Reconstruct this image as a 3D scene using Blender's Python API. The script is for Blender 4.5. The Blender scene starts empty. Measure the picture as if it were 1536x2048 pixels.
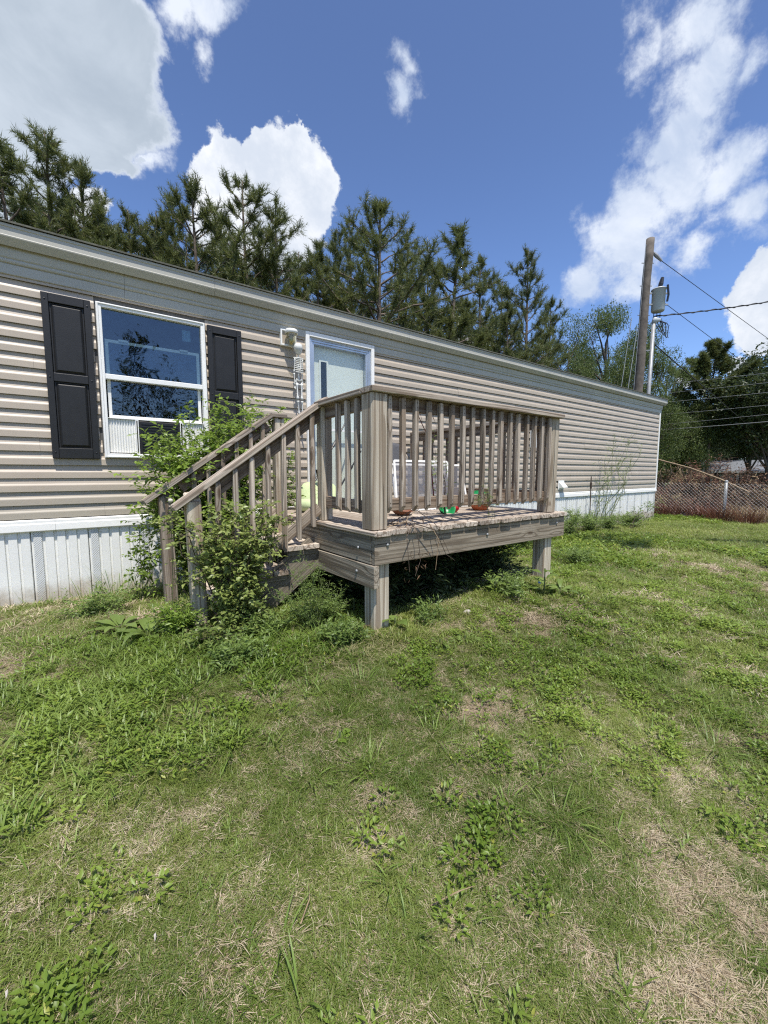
import bpy, math, random
import numpy as np
from mathutils import Vector, Matrix, Euler

rng = np.random.default_rng(7)
random.seed(7)
S = bpy.context.scene
COL = S.collection
D = bpy.data
PI = math.pi

# ------------------------------------------------------------------ camera, sky, sun, exposure
# World: X runs along the house front, Y into the house, Z up; the lens is at the origin.
FPX, CX, CY = 820.0, 768.0, 1024.0
TH, AZ = math.atan(78 / 820.0), math.radians(53.5)
F_ = np.array([math.cos(AZ) * math.cos(TH), math.sin(AZ) * math.cos(TH), -math.sin(TH)])
R_ = np.array([math.sin(AZ), -math.cos(AZ), 0.0])
U_ = np.cross(R_, F_)
cam = D.objects.new('camera', D.cameras.new('camera'))
COL.objects.link(cam)
cam.matrix_world = Matrix(((R_[0], U_[0], -F_[0], 0), (R_[1], U_[1], -F_[1], 0), (R_[2], U_[2], -F_[2], 0), (0, 0, 0, 1)))
cam.data.sensor_fit = 'VERTICAL'
cam.data.sensor_height = 36.0
cam.data.lens = 36.0 * FPX / 2048
cam.data.clip_start = 0.05
cam.data.clip_end = 2000
S.camera = cam

SUN_EL = math.radians(67)
SUN_AZ_VEC = Vector((-0.30, -1.0))           # where the sun stands, seen from above
SUN_AZ_VEC.normalize()
sun = D.objects.new('sun', D.lights.new('sun', 'SUN'))
COL.objects.link(sun)
sun.data.energy = 5.0
sun.data.angle = math.radians(0.53)
sun.data.color = (1.0, 0.955, 0.88)
sdir = Vector((SUN_AZ_VEC.x * math.cos(SUN_EL), SUN_AZ_VEC.y * math.cos(SUN_EL), math.sin(SUN_EL)))
sun.rotation_euler = sdir.to_track_quat('Z', 'Y').to_euler()
S.view_settings.view_transform = 'Standard'
S.view_settings.look = 'None'
S.view_settings.exposure = 0.2
S.view_settings.gamma = 1
S.view_settings.use_curve_mapping = False
S.cycles.max_bounces = 5
S.cycles.adaptive_threshold = 0.015
S.cycles.use_denoising = False
S.cycles.pixel_filter_type = 'BLACKMAN_HARRIS'
S.cycles.filter_width = 1.2
S.cycles.transparent_max_bounces = 12


def ray(x, y):
    d = F_ * FPX + R_ * (x - CX) - U_ * (y - CY)
    return d / np.linalg.norm(d)


def onY(x, y, Y):
    d = ray(x, y)
    return d * (Y / d[1])


def onX(x, y, X):
    d = ray(x, y)
    return d * (X / d[0])


class NT:
    """small helper to write node trees"""
    def __init__(s, nt):
        s.nt = nt
        nt.nodes.clear()

    def n(s, t, ins=None, **props):
        nd = s.nt.nodes.new(t)
        for k, v in props.items():
            setattr(nd, k, v)
        for k, v in (ins or {}).items():
            sock = nd.inputs[k]
            if isinstance(v, bpy.types.NodeSocket):
                s.nt.links.new(v, sock)
            else:
                sock.default_value = v
        return nd

    def math(s, op, a, b=0.0, c=0.0, clamp=False):
        return s.n('ShaderNodeMath', {0: a, 1: b, 2: c}, operation=op, use_clamp=clamp).outputs[0]

    def smooth(s, v, a, b, lo=0.0, hi=1.0):
        return s.n('ShaderNodeMapRange', {0: v, 1: a, 2: b, 3: lo, 4: hi}, interpolation_type='SMOOTHSTEP').outputs[0]

    def mix(s, f, a, b, mode='MIX'):
        nd = s.nt.nodes.new('ShaderNodeMix')
        nd.data_type = 'RGBA'
        nd.blend_type = mode
        for i, v in ((0, f), (6, a), (7, b)):
            if isinstance(v, bpy.types.NodeSocket):
                s.nt.links.new(v, nd.inputs[i])
            else:
                nd.inputs[i].default_value = v if i == 0 else (*v[:3], 1)
        return nd.outputs[2]

    def noise(s, vec, scale, detail=4, rough=0.55, dist=0.0):
        return s.n('ShaderNodeTexNoise', {'Vector': vec, 'Scale': scale, 'Detail': detail, 'Roughness': rough, 'Distortion': dist})

    def ramp(s, v, stops):
        nd = s.n('ShaderNodeValToRGB', {0: v})
        cr = nd.color_ramp
        while len(cr.elements) < len(stops):
            cr.elements.new(0.5)
        for e, (p, c) in zip(cr.elements, stops):
            e.position = p
            e.color = (*c, 1)
        return nd.outputs[0]


world = D.worlds.new('World')
S.world = world
world.use_nodes = True
w = NT(world.node_tree)
tc = w.n('ShaderNodeTexCoord').outputs['Generated']
sky = w.n('ShaderNodeTexSky', sky_type='NISHITA', sun_disc=False)
sky.sun_elevation = SUN_EL
sky.sun_rotation = math.atan2(SUN_AZ_VEC.x, SUN_AZ_VEC.y)
sky.altitude = 100
sky.air_density = 1.0
sky.dust_density = 1.0
sky.ozone_density = 1.2
direc = tc
warp = w.noise(direc, 5.0, 7, 0.62)
wv = w.n('ShaderNodeVectorMath', {0: warp.outputs['Color'], 1: (0.5, 0.5, 0.5)}, operation='SUBTRACT').outputs[0]
wv = w.n('ShaderNodeVectorMath', {0: wv, 3: 0.15}, operation='SCALE').outputs[0]
wd = w.n('ShaderNodeVectorMath', {0: direc, 1: wv}, operation='ADD').outputs[0]


def blob(x, y, rx, ry, rot=0.0, soft=1.0):
    """an ellipsoid of cloud standing in one direction of the sky, sized by the angles it spans"""
    d = Vector(ray(x, y))
    c_, s_ = math.cos(math.radians(rot)), math.sin(math.radians(rot))
    a = Vector(ray(x + rx * c_, y + rx * s_)) - d
    b = Vector(ray(x - ry * s_, y + ry * c_)) - d
    la, lb = a.length, b.length
    zax = d
    xax = (a - d * a.dot(d)).normalized()
    yax = zax.cross(xax)
    e = Matrix((xax, yax, zax)).transposed().to_euler()
    m = w.n('ShaderNodeMapping', {0: wd, 1: tuple(d), 2: tuple(e), 3: (la, lb, 0.6)}, vector_type='TEXTURE').outputs[0]
    ln = w.n('ShaderNodeVectorMath', {0: m}, operation='LENGTH').outputs[1]
    return w.math('MULTIPLY', w.math('SUBTRACT', 1.0, ln), soft)


def union(bl):
    o = bl[0]
    for b in bl[1:]:
        o = w.math('MAXIMUM', o, b)
    return o


grey = union([blob(60, 60, 250, 230), blob(-300, -200, 500, 400), blob(205, 110, 120, 190), blob(200, 240, 145, 105), blob(80, 300, 180, 65), blob(-200, 200, 350, 300),
              blob(255, 335, 72, 28, 0, .7)])
bright = union([blob(455, 400, 68, 115), blob(560, 370, 95, 115), blob(612, 410, 68, 115), blob(440, 315, 45, 42), blob(587, 280, 26, 42), blob(510, 305, 40, 50), blob(540, 480, 150, 70),
                blob(205, 425, 48, 45, 0, .8), blob(840, 700, 200, 25, 0, .5), blob(1545, 585, 100, 95, 0), blob(1620, 640, 150, 70),
                blob(1480, 712, 28, 22, 0, .7), blob(1375, 735, 45, 20, 0, .6), blob(300, 600, 160, 60, 0, .8)])
thin = union([blob(400, 5, 80, 70, 0, .9), blob(335, 15, 60, 75, 0, .9), blob(400, 110, 22, 40, 0, .5), blob(310, 330, 40, 35, 0, .6), blob(822, 130, 40, 48, 0, .6), blob(800, 190, 24, 48, 15, .6), blob(1290, 50, 60, 90, 20, .45), blob(1400, 30, 120, 90, 0, .8), blob(1420, 150, 95, 100, 0, .95), blob(1370, 240, 110, 95, 0, .95), blob(1370, 330, 110, 95, 0, .95),
              blob(1300, 400, 95, 85, 0, .9), blob(1245, 480, 100, 85, 0, .9), blob(1165, 575, 62, 36, -20, .7), blob(1270, 560, 60, 40, 0, .5), blob(1480, 330, 80, 95, 0, .8), blob(1490, 430, 75, 55, 0, .8), blob(1400, 490, 55, 30, -20, .5),
              blob(1525, 290, 60, 60, 0, .6), blob(2300, 300, 400, 300, 0, .7), blob(1520, 130, 30, 60, 0, .4)])
n1 = w.noise(direc, 13.0, 10, 0.66).outputs[0]
n2 = w.noise(direc, 4.0, 7, 0.6, 0.4).outputs[0]
# clouds that go on outside the view in the same way
far = w.math('SUBTRACT', w.noise(direc, 1.7, 3, 0.5).outputs[0], 0.60)
back = w.n('ShaderNodeVectorMath', {0: direc, 1: tuple(-F_)}, operation='DOT_PRODUCT').outputs[1]
far = w.math('ADD', w.math('MULTIPLY', far, 4.0), w.math('MULTIPLY', w.smooth(back, -0.55, -0.1), 0.6))
far = w.math('SUBTRACT', far, 0.75)
nz = w.math('SUBTRACT', n1, 0.5)
gsum = w.math('ADD', grey, w.math('MULTIPLY', nz, 0.9))
bsum = w.math('ADD', union([bright, far]), w.math('MULTIPLY', nz, 1.0))
tsum = w.math('ADD', thin, w.math('ADD', w.math('MULTIPLY', nz, 2.1), 0.06))
ga = w.smooth(gsum, -0.02, 0.20)
ba = w.smooth(bsum, 0.02, 0.16)
ta = w.math('MULTIPLY', w.smooth(tsum, -0.05, 0.65), 0.90)
alpha = w.math('MAXIMUM', w.math('MAXIMUM', ga, ba), ta)
up = w.n('ShaderNodeSeparateXYZ', {0: direc}).outputs[2]
# base colours of cloud: sunlit edge, shaded core
core = w.smooth(w.math('ADD', gsum, w.math('MULTIPLY', w.math('SUBTRACT', n2, 0.5), 0.8)), -0.02, 0.30)
gcol = w.mix(core, (7.0, 7.6, 8.6), w.mix(w.smooth(n2, .35, .65), (4.1, 4.8, 5.7), (5.6, 6.3, 7.2)))
bcol = w.mix(w.smooth(w.math('ADD', w.math('MULTIPLY', n2, .6), w.math('MULTIPLY', n1, .4)), 0.40, 0.62), (9.2, 9.4, 9.8), (6.3, 6.9, 7.9))
bcol = w.mix(w.smooth(up, 0.10, 0.30), (6.0, 6.6, 7.6), bcol)
tcol = w.mix(w.smooth(n2, 0.38, 0.62), (8.3, 8.8, 9.6), (5.2, 6.1, 7.7))
ccol = w.mix(w.smooth(w.math('SUBTRACT', ga, ba), -0.4, 0.4), bcol, gcol)
ccol = w.mix(w.smooth(w.math('SUBTRACT', ta, w.math('MAXIMUM', ga, ba)), 0.0, 0.4), ccol, tcol)
skyc = w.mix(1.0, sky.outputs[0], w.mix(w.smooth(up, 0.1, 0.75), (1.16, 1.40, 1.85), (1.02, 1.13, 1.42)), 'MULTIPLY')
skyc = w.n('ShaderNodeVectorMath', {0: skyc, 3: 1.0}, operation='SCALE').outputs[0]
tot = w.mix(alpha, skyc, ccol)
bg = w.n('ShaderNodeBackground', {0: tot, 1: 0.10})
w.n('ShaderNodeOutputWorld', {0: bg.outputs[0]})

# ------------------------------------------------------------------ materials
MATS = {}


def newmat(name):
    m = D.materials.new(name)
    m.use_nodes = True
    MATS[name] = m
    return m, NT(m.node_tree)


def finish(t, bsdf):
    t.n('ShaderNodeOutputMaterial', {0: bsdf})


def simple(name, col, rough=0.5, metal=0.0, vary=0.12, scale=8.0, bump=0.0, spec=0.5, dirt=None):
    m, t = newmat(name)
    co = t.n('ShaderNodeTexCoord').outputs['Object']
    nz = t.noise(co, scale, 6, 0.6).outputs[0]
    f = t.smooth(nz, 0.25, 0.75)
    dk = tuple(c * (1 - vary) for c in col)
    lt = tuple(min(1, c * (1 + vary)) for c in col)
    c = t.mix(f, dk, lt)
    if dirt:
        nz2 = t.noise(co, scale * 0.35, 8, 0.7).outputs[0]
        c = t.mix(t.smooth(nz2, 0.52, 0.75, 0, 0.6), c, dirt)
    ins = {'Base Color': c, 'Roughness': rough, 'Metallic': metal, 'Specular IOR Level': spec}
    if bump:
        b = t.n('ShaderNodeBump', {'Height': t.noise(co, scale * 12, 4).outputs[0], 'Strength': bump, 'Distance': 0.003})
        ins['Normal'] = b.outputs[0]
    finish(t, t.n('ShaderNodeBsdfPrincipled', ins).outputs[0])
    return m


def wood(name, light, dark, warm, knots=0.35, tmin=0.76):
    """weathered softwood: grain runs along the object's own X axis"""
    m, t = newmat(name)
    co = t.n('ShaderNodeTexCoord').outputs['Object']
    oi = t.n('ShaderNodeObjectInfo').outputs['Random']
    off = t.n('ShaderNodeCombineXYZ', {0: t.math('MULTIPLY', oi, 37.0), 1: t.math('MULTIPLY', oi, 91.0), 2: t.math('MULTIPLY', oi, 53.0)}).outputs[0]
    co = t.n('ShaderNodeVectorMath', {0: co, 1: off}, operation='ADD').outputs[0]
    # knots bend the grain round themselves
    kv = t.n('ShaderNodeMapping', {0: co, 3: (2.0, 7.5, 7.5)}).outputs[0]
    vor = t.n('ShaderNodeTexVoronoi', {'Vector': kv, 'Scale': 1.0, 'Randomness': 1.0})
    kd = vor.outputs['Distance']
    bend = t.smooth(kd, 0.0, 0.36, 1.0, 0.0)
    gv = t.n('ShaderNodeMapping', {0: co, 3: (0.42, 15, 15)}).outputs[0]
    low = t.noise(gv, 0.55, 2, 0.5, 0.2).outputs[0]
    ringpos = t.math('ADD', t.math('MULTIPLY', low, 13.0), t.math('MULTIPLY', bend, 2.4))
    ring = t.math('SINE', t.math('MULTIPLY', ringpos, 3.6))
    fv = t.n('ShaderNodeMapping', {0: co, 3: (1.3, 120, 120)}).outputs[0]
    fine = t.noise(fv, 1.0, 5, 0.65).outputs[0]
    ringm = t.smooth(ring, 0.1, 0.98)
    c = t.mix(t.smooth(fine, 0.30, 0.66), dark, light)
    c = t.mix(t.math('MULTIPLY', ringm, 0.66), c, warm)
    blot = t.noise(t.n('ShaderNodeMapping', {0: co, 3: (1.5, 4, 4)}).outputs[0], 2.0, 6, 0.65).outputs[0]
    c = t.mix(t.smooth(blot, 0.5, 0.75, 0, 0.4), c, tuple(x * 0.55 for x in dark))
    c = t.mix(t.math('MULTIPLY', t.smooth(oi, 0, 1), 0.35), c, warm)
    oi2 = t.math('FRACT', t.math('MULTIPLY', oi, 7.31))
    tone = t.smooth(oi2, 0.0, 1.0, tmin, 1.12)
    c = t.n('ShaderNodeVectorMath', {0: c, 3: tone}, operation='SCALE').outputs[0]
    # cracks
    cv = t.n('ShaderNodeMapping', {0: co, 3: (0.9, 55, 55)}).outputs[0]
    cr = t.noise(cv, 1.0, 2, 0.5).outputs[0]
    crack = t.smooth(cr, 0.66, 0.70)
    c = t.mix(t.math('MULTIPLY', crack, 0.75), c, (0.03, 0.024, 0.018))
    kn = t.smooth(kd, 0.055, 0.11, 1.0, 0.0)
    c = t.mix(t.math('MULTIPLY', kn, knots * 2), c, (0.055, 0.03, 0.017))
    h = t.math('ADD', t.math('MULTIPLY', fine, 0.6), t.math('MULTIPLY', ringm, 0.4))
    h = t.math('SUBTRACT', h, t.math('MULTIPLY', crack, 1.2))
    b = t.n('ShaderNodeBump', {'Height': h, 'Strength': 0.7, 'Distance': 0.0025})
    finish(t, t.n('ShaderNodeBsdfPrincipled', {'Base Color': c, 'Roughness': 0.85, 'Specular IOR Level': 0.2, 'Normal': b.outputs[0]}).outputs[0])
    return m


W_RAIL = wood('weathered_wood', (0.62, 0.535, 0.435), (0.225, 0.183, 0.142), (0.150, 0.105, 0.070))
W_POST = wood('post_wood', (0.66, 0.59, 0.47), (0.37, 0.315, 0.235), (0.18, 0.125, 0.080), tmin=0.94)
W_DECK = wood('deck_wood', (0.66, 0.575, 0.48), (0.38, 0.315, 0.245), (0.17, 0.115, 0.075), 0.2)
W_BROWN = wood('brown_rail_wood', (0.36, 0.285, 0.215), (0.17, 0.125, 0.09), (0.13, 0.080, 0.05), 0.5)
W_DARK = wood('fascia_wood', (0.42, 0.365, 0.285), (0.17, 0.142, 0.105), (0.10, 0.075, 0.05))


def leafmat(name, base, tip, trans=0.35, rough=0.5, instancer=False, dry=None):
    m, t = newmat(name)
    a = t.n('ShaderNodeAttribute', attribute_name='tint', attribute_type='INSTANCER' if instancer else 'GEOMETRY').outputs['Fac']
    c = t.mix(a, base, tip)
    if instancer:
        d = t.n('ShaderNodeAttribute', attribute_name='bit', attribute_type='GEOMETRY').outputs['Fac']
        c = t.mix(t.smooth(d, 0.0, 1.0, 0.0, 1.0), c, dry)
    p = t.n('ShaderNodeBsdfPrincipled', {'Base Color': c, 'Roughness': rough, 'Specular IOR Level': 0.35}).outputs[0]
    tr = t.n('ShaderNodeBsdfTranslucent', {0: t.mix(0.6, c, tuple(min(1, x * 1.6) for x in tip))}).outputs[0]
    finish(t, t.n('ShaderNodeMixShader', {0: trans, 1: p, 2: tr}).outputs[0])
    return m


L_GRASS = leafmat('grass_blade', (0.112, 0.166, 0.032), (0.280, 0.330, 0.082), 0.3, 0.45, True, (0.36, 0.29, 0.17))
L_STRAW = leafmat('dead_straw', (0.42, 0.34, 0.23), (0.66, 0.56, 0.41), 0.15, 0.7, True, (0.22, 0.16, 0.09))
L_BROAD = leafmat('broad_weed', (0.110, 0.175, 0.022), (0.240, 0.320, 0.055), 0.3, 0.42, True, (0.30, 0.32, 0.06))
L_CRAB = leafmat('crab_grass', (0.110, 0.170, 0.028), (0.260, 0.340, 0.080), 0.3, 0.42, True, (0.3, 0.3, 0.12))
L_PINE = leafmat('pine_needles', (0.055, 0.078, 0.028), (0.165, 0.185, 0.055), 0.28, 0.45)
L_OAK = leafmat('oak_leaves', (0.032, 0.050, 0.020), (0.080, 0.108, 0.036), 0.28, 0.45)
L_BRIGHT = leafmat('bright_leaves', (0.045, 0.072, 0.022), (0.150, 0.195, 0.055), 0.35, 0.5)
L_SHRUB = leafmat('shrub_leaves', (0.100, 0.150, 0.036), (0.310, 0.355, 0.105), 0.3, 0.35)
L_VINE = leafmat('vine_leaves', (0.085, 0.145, 0.020), (0.250, 0.350, 0.060), 0.35, 0.38)
L_SHADE = leafmat('painted_shade_leaves', (0.020, 0.035, 0.010), (0.060, 0.085, 0.022), 0.15, 0.6)  # weed leaves with the shade under the deck put into their colour
L_WEED = leafmat('weed_leaves', (0.080, 0.130, 0.028), (0.220, 0.300, 0.075), 0.3, 0.45)
L_BROWN = leafmat('burnt_leaves', (0.045, 0.030, 0.022), (0.190, 0.115, 0.062), 0.1, 0.8)
L_RED = leafmat('red_dead_grass', (0.09, 0.038, 0.026), (0.22, 0.10, 0.065), 0.2, 0.8)
L_CUT = leafmat('cut_grass', (0.20, 0.19, 0.08), (0.46, 0.40, 0.22), 0.2, 0.7)
L_TAN = leafmat('tan_dead_stuff', (0.22, 0.16, 0.09), (0.42, 0.32, 0.18), 0.2, 0.8)
M_BARK = simple('bark', (0.10, 0.080, 0.062), 0.9, 0, 0.4, 6, 0.6)
M_BARKRED = simple('pine_bark', (0.125, 0.095, 0.072), 0.9, 0, 0.4, 6, 0.6)
M_STEM = simple('green_stem', (0.10, 0.12, 0.045), 0.6, 0, 0.3, 20)
M_REDSTEM = simple('red_stem', (0.16, 0.02, 0.03), 0.5, 0, 0.2, 20)
M_DEADSTEM = simple('dead_stem', (0.28, 0.20, 0.12), 0.8, 0, 0.4, 30)
M_DARKSTEM = simple('dark_stem', (0.07, 0.05, 0.035), 0.8, 0, 0.4, 30)

M_SIDING = simple('tan_vinyl_siding', (0.435, 0.370, 0.292), 0.42, 0, 0.05, 2.5, 0.12, 0.4, (0.36, 0.31, 0.255))
M_WHITE = simple('white_vinyl', (0.82, 0.81, 0.77), 0.4, 0, 0.04, 3, 0.1, 0.4, (0.66, 0.66, 0.60))
M_SKIRT = simple('white_skirting', (0.78, 0.775, 0.735), 0.42, 0, 0.05, 3, 0.1, 0.4, (0.64, 0.63, 0.58))
M_FASCIA = simple('pale_grey_trim', (0.42, 0.405, 0.35), 0.4, 0, 0.06, 1.5, 0.05, 0.4, (0.28, 0.30, 0.26))
M_SHINGLE = simple('roof_shingle', (0.11, 0.11, 0.085), 0.95, 0, 0.3, 30, 0.8)
M_BLACK = simple('black_plastic_shutter', (0.010, 0.0095, 0.009), 0.5, 0, 0.2, 14, 0.25, 0.5)
M_BLACKM = simple('black_metal', (0.015, 0.015, 0.016), 0.4, 0.0, 0.2, 14)
M_ALU = simple('brushed_aluminium', (0.50, 0.53, 0.56), 0.38, 0.7, 0.1, 5)
M_DOOR = simple('pale_green_door', (0.82, 0.82, 0.77), 0.5, 0, 0.05, 3)
M_GALV = simple('galvanised_steel', (0.29, 0.30, 0.30), 0.5, 0.2, 0.15, 10)
M_PAINTGREY = simple('grey_transformer_paint', (0.50, 0.53, 0.52), 0.4, 0, 0.06, 4)
M_WIRE = simple('black_cable', (0.02, 0.021, 0.024), 0.6)
M_WIREL = simple('bare_wire', (0.45, 0.45, 0.42), 0.4, 0.3)
M_POLE = simple('utility_pole_wood', (0.125, 0.105, 0.085), 0.9, 0, 0.4, 5, 0.9)
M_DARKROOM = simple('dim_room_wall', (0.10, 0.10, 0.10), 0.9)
M_GREENP = simple('green_plastic', (0.01, 0.20, 0.055), 0.35)
M_REDP = simple('red_plastic', (0.50, 0.012, 0.02), 0.3)
M_TERRA = simple('terracotta_orange', (0.50, 0.13, 0.05), 0.5, 0, 0.15, 10)
M_CUSH = simple('pale_green_cushion', (0.50, 0.58, 0.32), 0.9, 0, 0.1, 12, 0.4)
M_FABRIC = simple('grey_mesh_fabric', (0.085, 0.085, 0.09), 0.9, 0, 0.15, 40, 0.5)
M_BONE = simple('bone_plastic', (0.66, 0.66, 0.62), 0.5, 0, 0.12, 20, 0.1, 0.4, (0.35, 0.36, 0.30))
M_BRASS = simple('dull_brass', (0.45, 0.38, 0.20), 0.4, 0.6)
M_BLUEFILM = simple('pale_blue_sticker', (0.42, 0.60, 0.66), 0.5)
M_BLUE = simple('blue_plastic', (0.03, 0.16, 0.5), 0.4)
M_STONE = simple('pale_stone', (0.42, 0.38, 0.35), 0.8, 0, 0.2, 20, 0.4)
M_BRICK = simple('dark_brick', (0.10, 0.075, 0.06), 0.9, 0, 0.3, 10)
M_ROOFGREY = simple('grey_ranch_roof', (0.16, 0.17, 0.185), 0.9, 0, 0.15, 3)
M_INS = simple('porcelain_grey', (0.30, 0.30, 0.31), 0.3)
M_YELLOW = simple('yellow_flower', (0.7, 0.55, 0.03), 0.6)
M_PUFF = simple('seed_head', (0.62, 0.58, 0.48), 0.9)


def glass(name, tint, r0, wavy):
    """clear pane: Schlick mirror over a tinted see-through body, the same from both sides"""
    m, t = newmat(name)
    co = t.n('ShaderNodeTexCoord').outputs['Object']
    nz = t.noise(co, 4.0, 3, 0.5, 0.3).outputs[0]
    b = t.n('ShaderNodeBump', {'Height': nz, 'Strength': wavy, 'Distance': 0.01}).outputs[0]
    ge = t.n('ShaderNodeNewGeometry')
    c = t.math('ABSOLUTE', t.n('ShaderNodeVectorMath', {0: ge.outputs['Normal'], 1: ge.outputs['Incoming']}, operation='DOT_PRODUCT').outputs[1])
    fr = t.math('ADD', t.math('MULTIPLY', t.math('POWER', t.math('SUBTRACT', 1.0, c, clamp=True), 5.0), 1 - r0), r0)
    g = t.n('ShaderNodeBsdfGlossy', {0: (0.92, 0.96, 1, 1), 'Roughness': 0.01, 'Normal': b}).outputs[0]
    tr = t.n('ShaderNodeBsdfTransparent', {0: (*tint, 1)}).outputs[0]
    finish(t, t.n('ShaderNodeMixShader', {0: fr, 1: tr, 2: g}).outputs[0])
    return m


M_GLASS = glass('window_glass', (0.60, 0.68, 0.72), 0.085, 0.35)
M_GLASSD = glass('storm_door_glass', (0.95, 0.97, 0.95), 0.035, 0.05)
M_GLASSJ = glass('jar_glass', (0.9, 0.9, 0.8), 0.06, 0.1)


def meshcloth():
    m, t = newmat('insect_screen')
    p = t.n('ShaderNodeBsdfDiffuse', {0: (0.22, 0.22, 0.24, 1)}).outputs[0]
    tr = t.n('ShaderNodeBsdfTransparent').outputs[0]
    finish(t, t.n('ShaderNodeMixShader', {0: 0.42, 1: tr, 2: p}).outputs[0])
    return m


M_SCREEN = meshcloth()


def ventmat():
    """skirting strip pressed with rows of small diamond vent holes"""
    m, t = newmat('vented_skirting')
    co = t.n('ShaderNodeTexCoord').outputs['Object']
    mp = t.n('ShaderNodeMapping', {0: co, 2: (0, PI / 4, 0), 3: (95, 95, 95)}).outputs[0]
    sp = t.n('ShaderNodeSeparateXYZ', {0: mp})
    a = t.math('ABSOLUTE', t.math('SUBTRACT', t.math('FRACT', sp.outputs[0]), 0.5))
    b = t.math('ABSOLUTE', t.math('SUBTRACT', t.math('FRACT', sp.outputs[2]), 0.5))
    hole = t.smooth(t.math('MAXIMUM', a, b), 0.24, 0.33, 1, 0)
    c = t.mix(hole, (0.77, 0.78, 0.76), (0.30, 0.31, 0.32))
    bm = t.n('ShaderNodeBump', {'Height': t.math('SUBTRACT', 1.0, hole), 'Strength': 0.8, 'Distance': 0.004}).outputs[0]
    finish(t, t.n('ShaderNodeBsdfPrincipled', {'Base Color': c, 'Roughness': 0.45, 'Normal': bm}).outputs[0])
    return m


M_VENT = ventmat()


def splash(m, z0, z1, col, amt):
    """mud and algae thrown up on the foot of a wall"""
    nt = m.node_tree
    p = [n for n in nt.nodes if n.type == 'BSDF_PRINCIPLED'][0]
    src = p.inputs['Base Color'].links[0].from_socket
    t = NT.__new__(NT)
    t.nt = nt
    co = t.n('ShaderNodeTexCoord').outputs['Object']
    z = t.n('ShaderNodeSeparateXYZ', {0: co}).outputs[2]
    nz = t.noise(co, 5.0, 8, 0.7).outputs[0]
    f = t.smooth(t.math('ADD', z, t.math('MULTIPLY', nz, -0.35)), z0 - .17, z1 - .17, amt, 0.0)
    nt.links.new(t.mix(f, src, col), p.inputs['Base Color'])


splash(M_SKIRT, -1.05, -0.86, (0.38, 0.31, 0.22), 0.75)
splash(M_VENT, -1.05, -0.86, (0.38, 0.31, 0.22), 0.75)
splash(M_SIDING, -0.30, -0.10, (0.33, 0.31, 0.25), 0.5)


def groundmat():
    m, t = newmat('ground_soil')
    co = t.n('ShaderNodeTexCoord').outputs['Object']
    dry = t.n('ShaderNodeAttribute', attribute_name='dry').outputs['Fac']
    burn = t.n('ShaderNodeAttribute', attribute_name='burn').outputs['Fac']
    gr = t.n('ShaderNodeAttribute', attribute_name='green').outputs['Fac']
    fn = t.noise(co, 90, 6, 0.75).outputs[0]
    fib = t.noise(t.n('ShaderNodeMapping', {0: co, 2: (0, 0, 0.6), 3: (60, 400, 60)}).outputs[0], 1.0, 4, 0.7).outputs[0]
    md = t.noise(co, 9, 6, 0.6).outputs[0]
    thatch = t.ramp(fn, [(0.25, (0.10, 0.075, 0.045)), (0.5, (0.25, 0.19, 0.11)), (0.75, (0.46, 0.37, 0.23))])
    thatch = t.mix(t.smooth(fib, 0.4, 0.7, 0, 0.6), thatch, (0.50, 0.40, 0.26))
    soil = t.ramp(md, [(0.3, (0.17, 0.12, 0.075)), (0.7, (0.36, 0.245, 0.155))])
    c = t.mix(t.smooth(md, 0.35, 0.65, 0.1, 0.5), thatch, soil)
    under = t.ramp(fn, [(0.3, (0.07, 0.085, 0.026)), (0.7, (0.20, 0.20, 0.085))])
    c = t.mix(t.smooth(dry, 0.15, 0.7, 0.55, 0.0), c, under)
    c = t.mix(gr, c, t.ramp(md, [(0.3, (0.06, 0.10, 0.03)), (0.7, (0.13, 0.18, 0.05))]))
    ash = t.ramp(t.noise(co, 3.0, 8, 0.7).outputs[0], [(0.3, (0.03, 0.026, 0.022)), (0.55, (0.11, 0.09, 0.07)), (0.8, (0.26, 0.20, 0.13))])
    c = t.mix(burn, c, ash)
    b = t.n('ShaderNodeBump', {'Height': fn, 'Strength': 0.9, 'Distance': 0.012}).outputs[0]
    finish(t, t.n('ShaderNodeBsdfPrincipled', {'Base Color': c, 'Roughness': 0.95, 'Specular IOR Level': 0.15, 'Normal': b}).outputs[0])
    return m


M_GROUND = groundmat()

# ------------------------------------------------------------------ object helpers


def tag(o, label=None, cat=None, group=None, kind=None):
    if label: o['label'] = label
    if cat: o['category'] = cat
    if group: o['group'] = group
    if kind: o['kind'] = kind
    return o


def thing(name, loc, label, cat, group=None):
    o = D.objects.new(name, None)
    COL.objects.link(o)
    o.location = loc
    o.empty_display_size = 0.1
    return tag(o, label, cat, group)


def adopt(o, parent):
    """parent o (built in world coordinates) to parent and keep it where it stands"""
    if parent is not None:
        base = Vector((0, 0, 0))
        M = Matrix.Identity(4)
        chain = []
        p = parent
        while p is not None:
            chain.append(p)
            p = p.parent
        for q in reversed(chain):
            M = M @ q.matrix_parent_inverse @ q.matrix_basis
        o.parent = parent
        o.matrix_parent_inverse = M.inverted()
    return o


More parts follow.
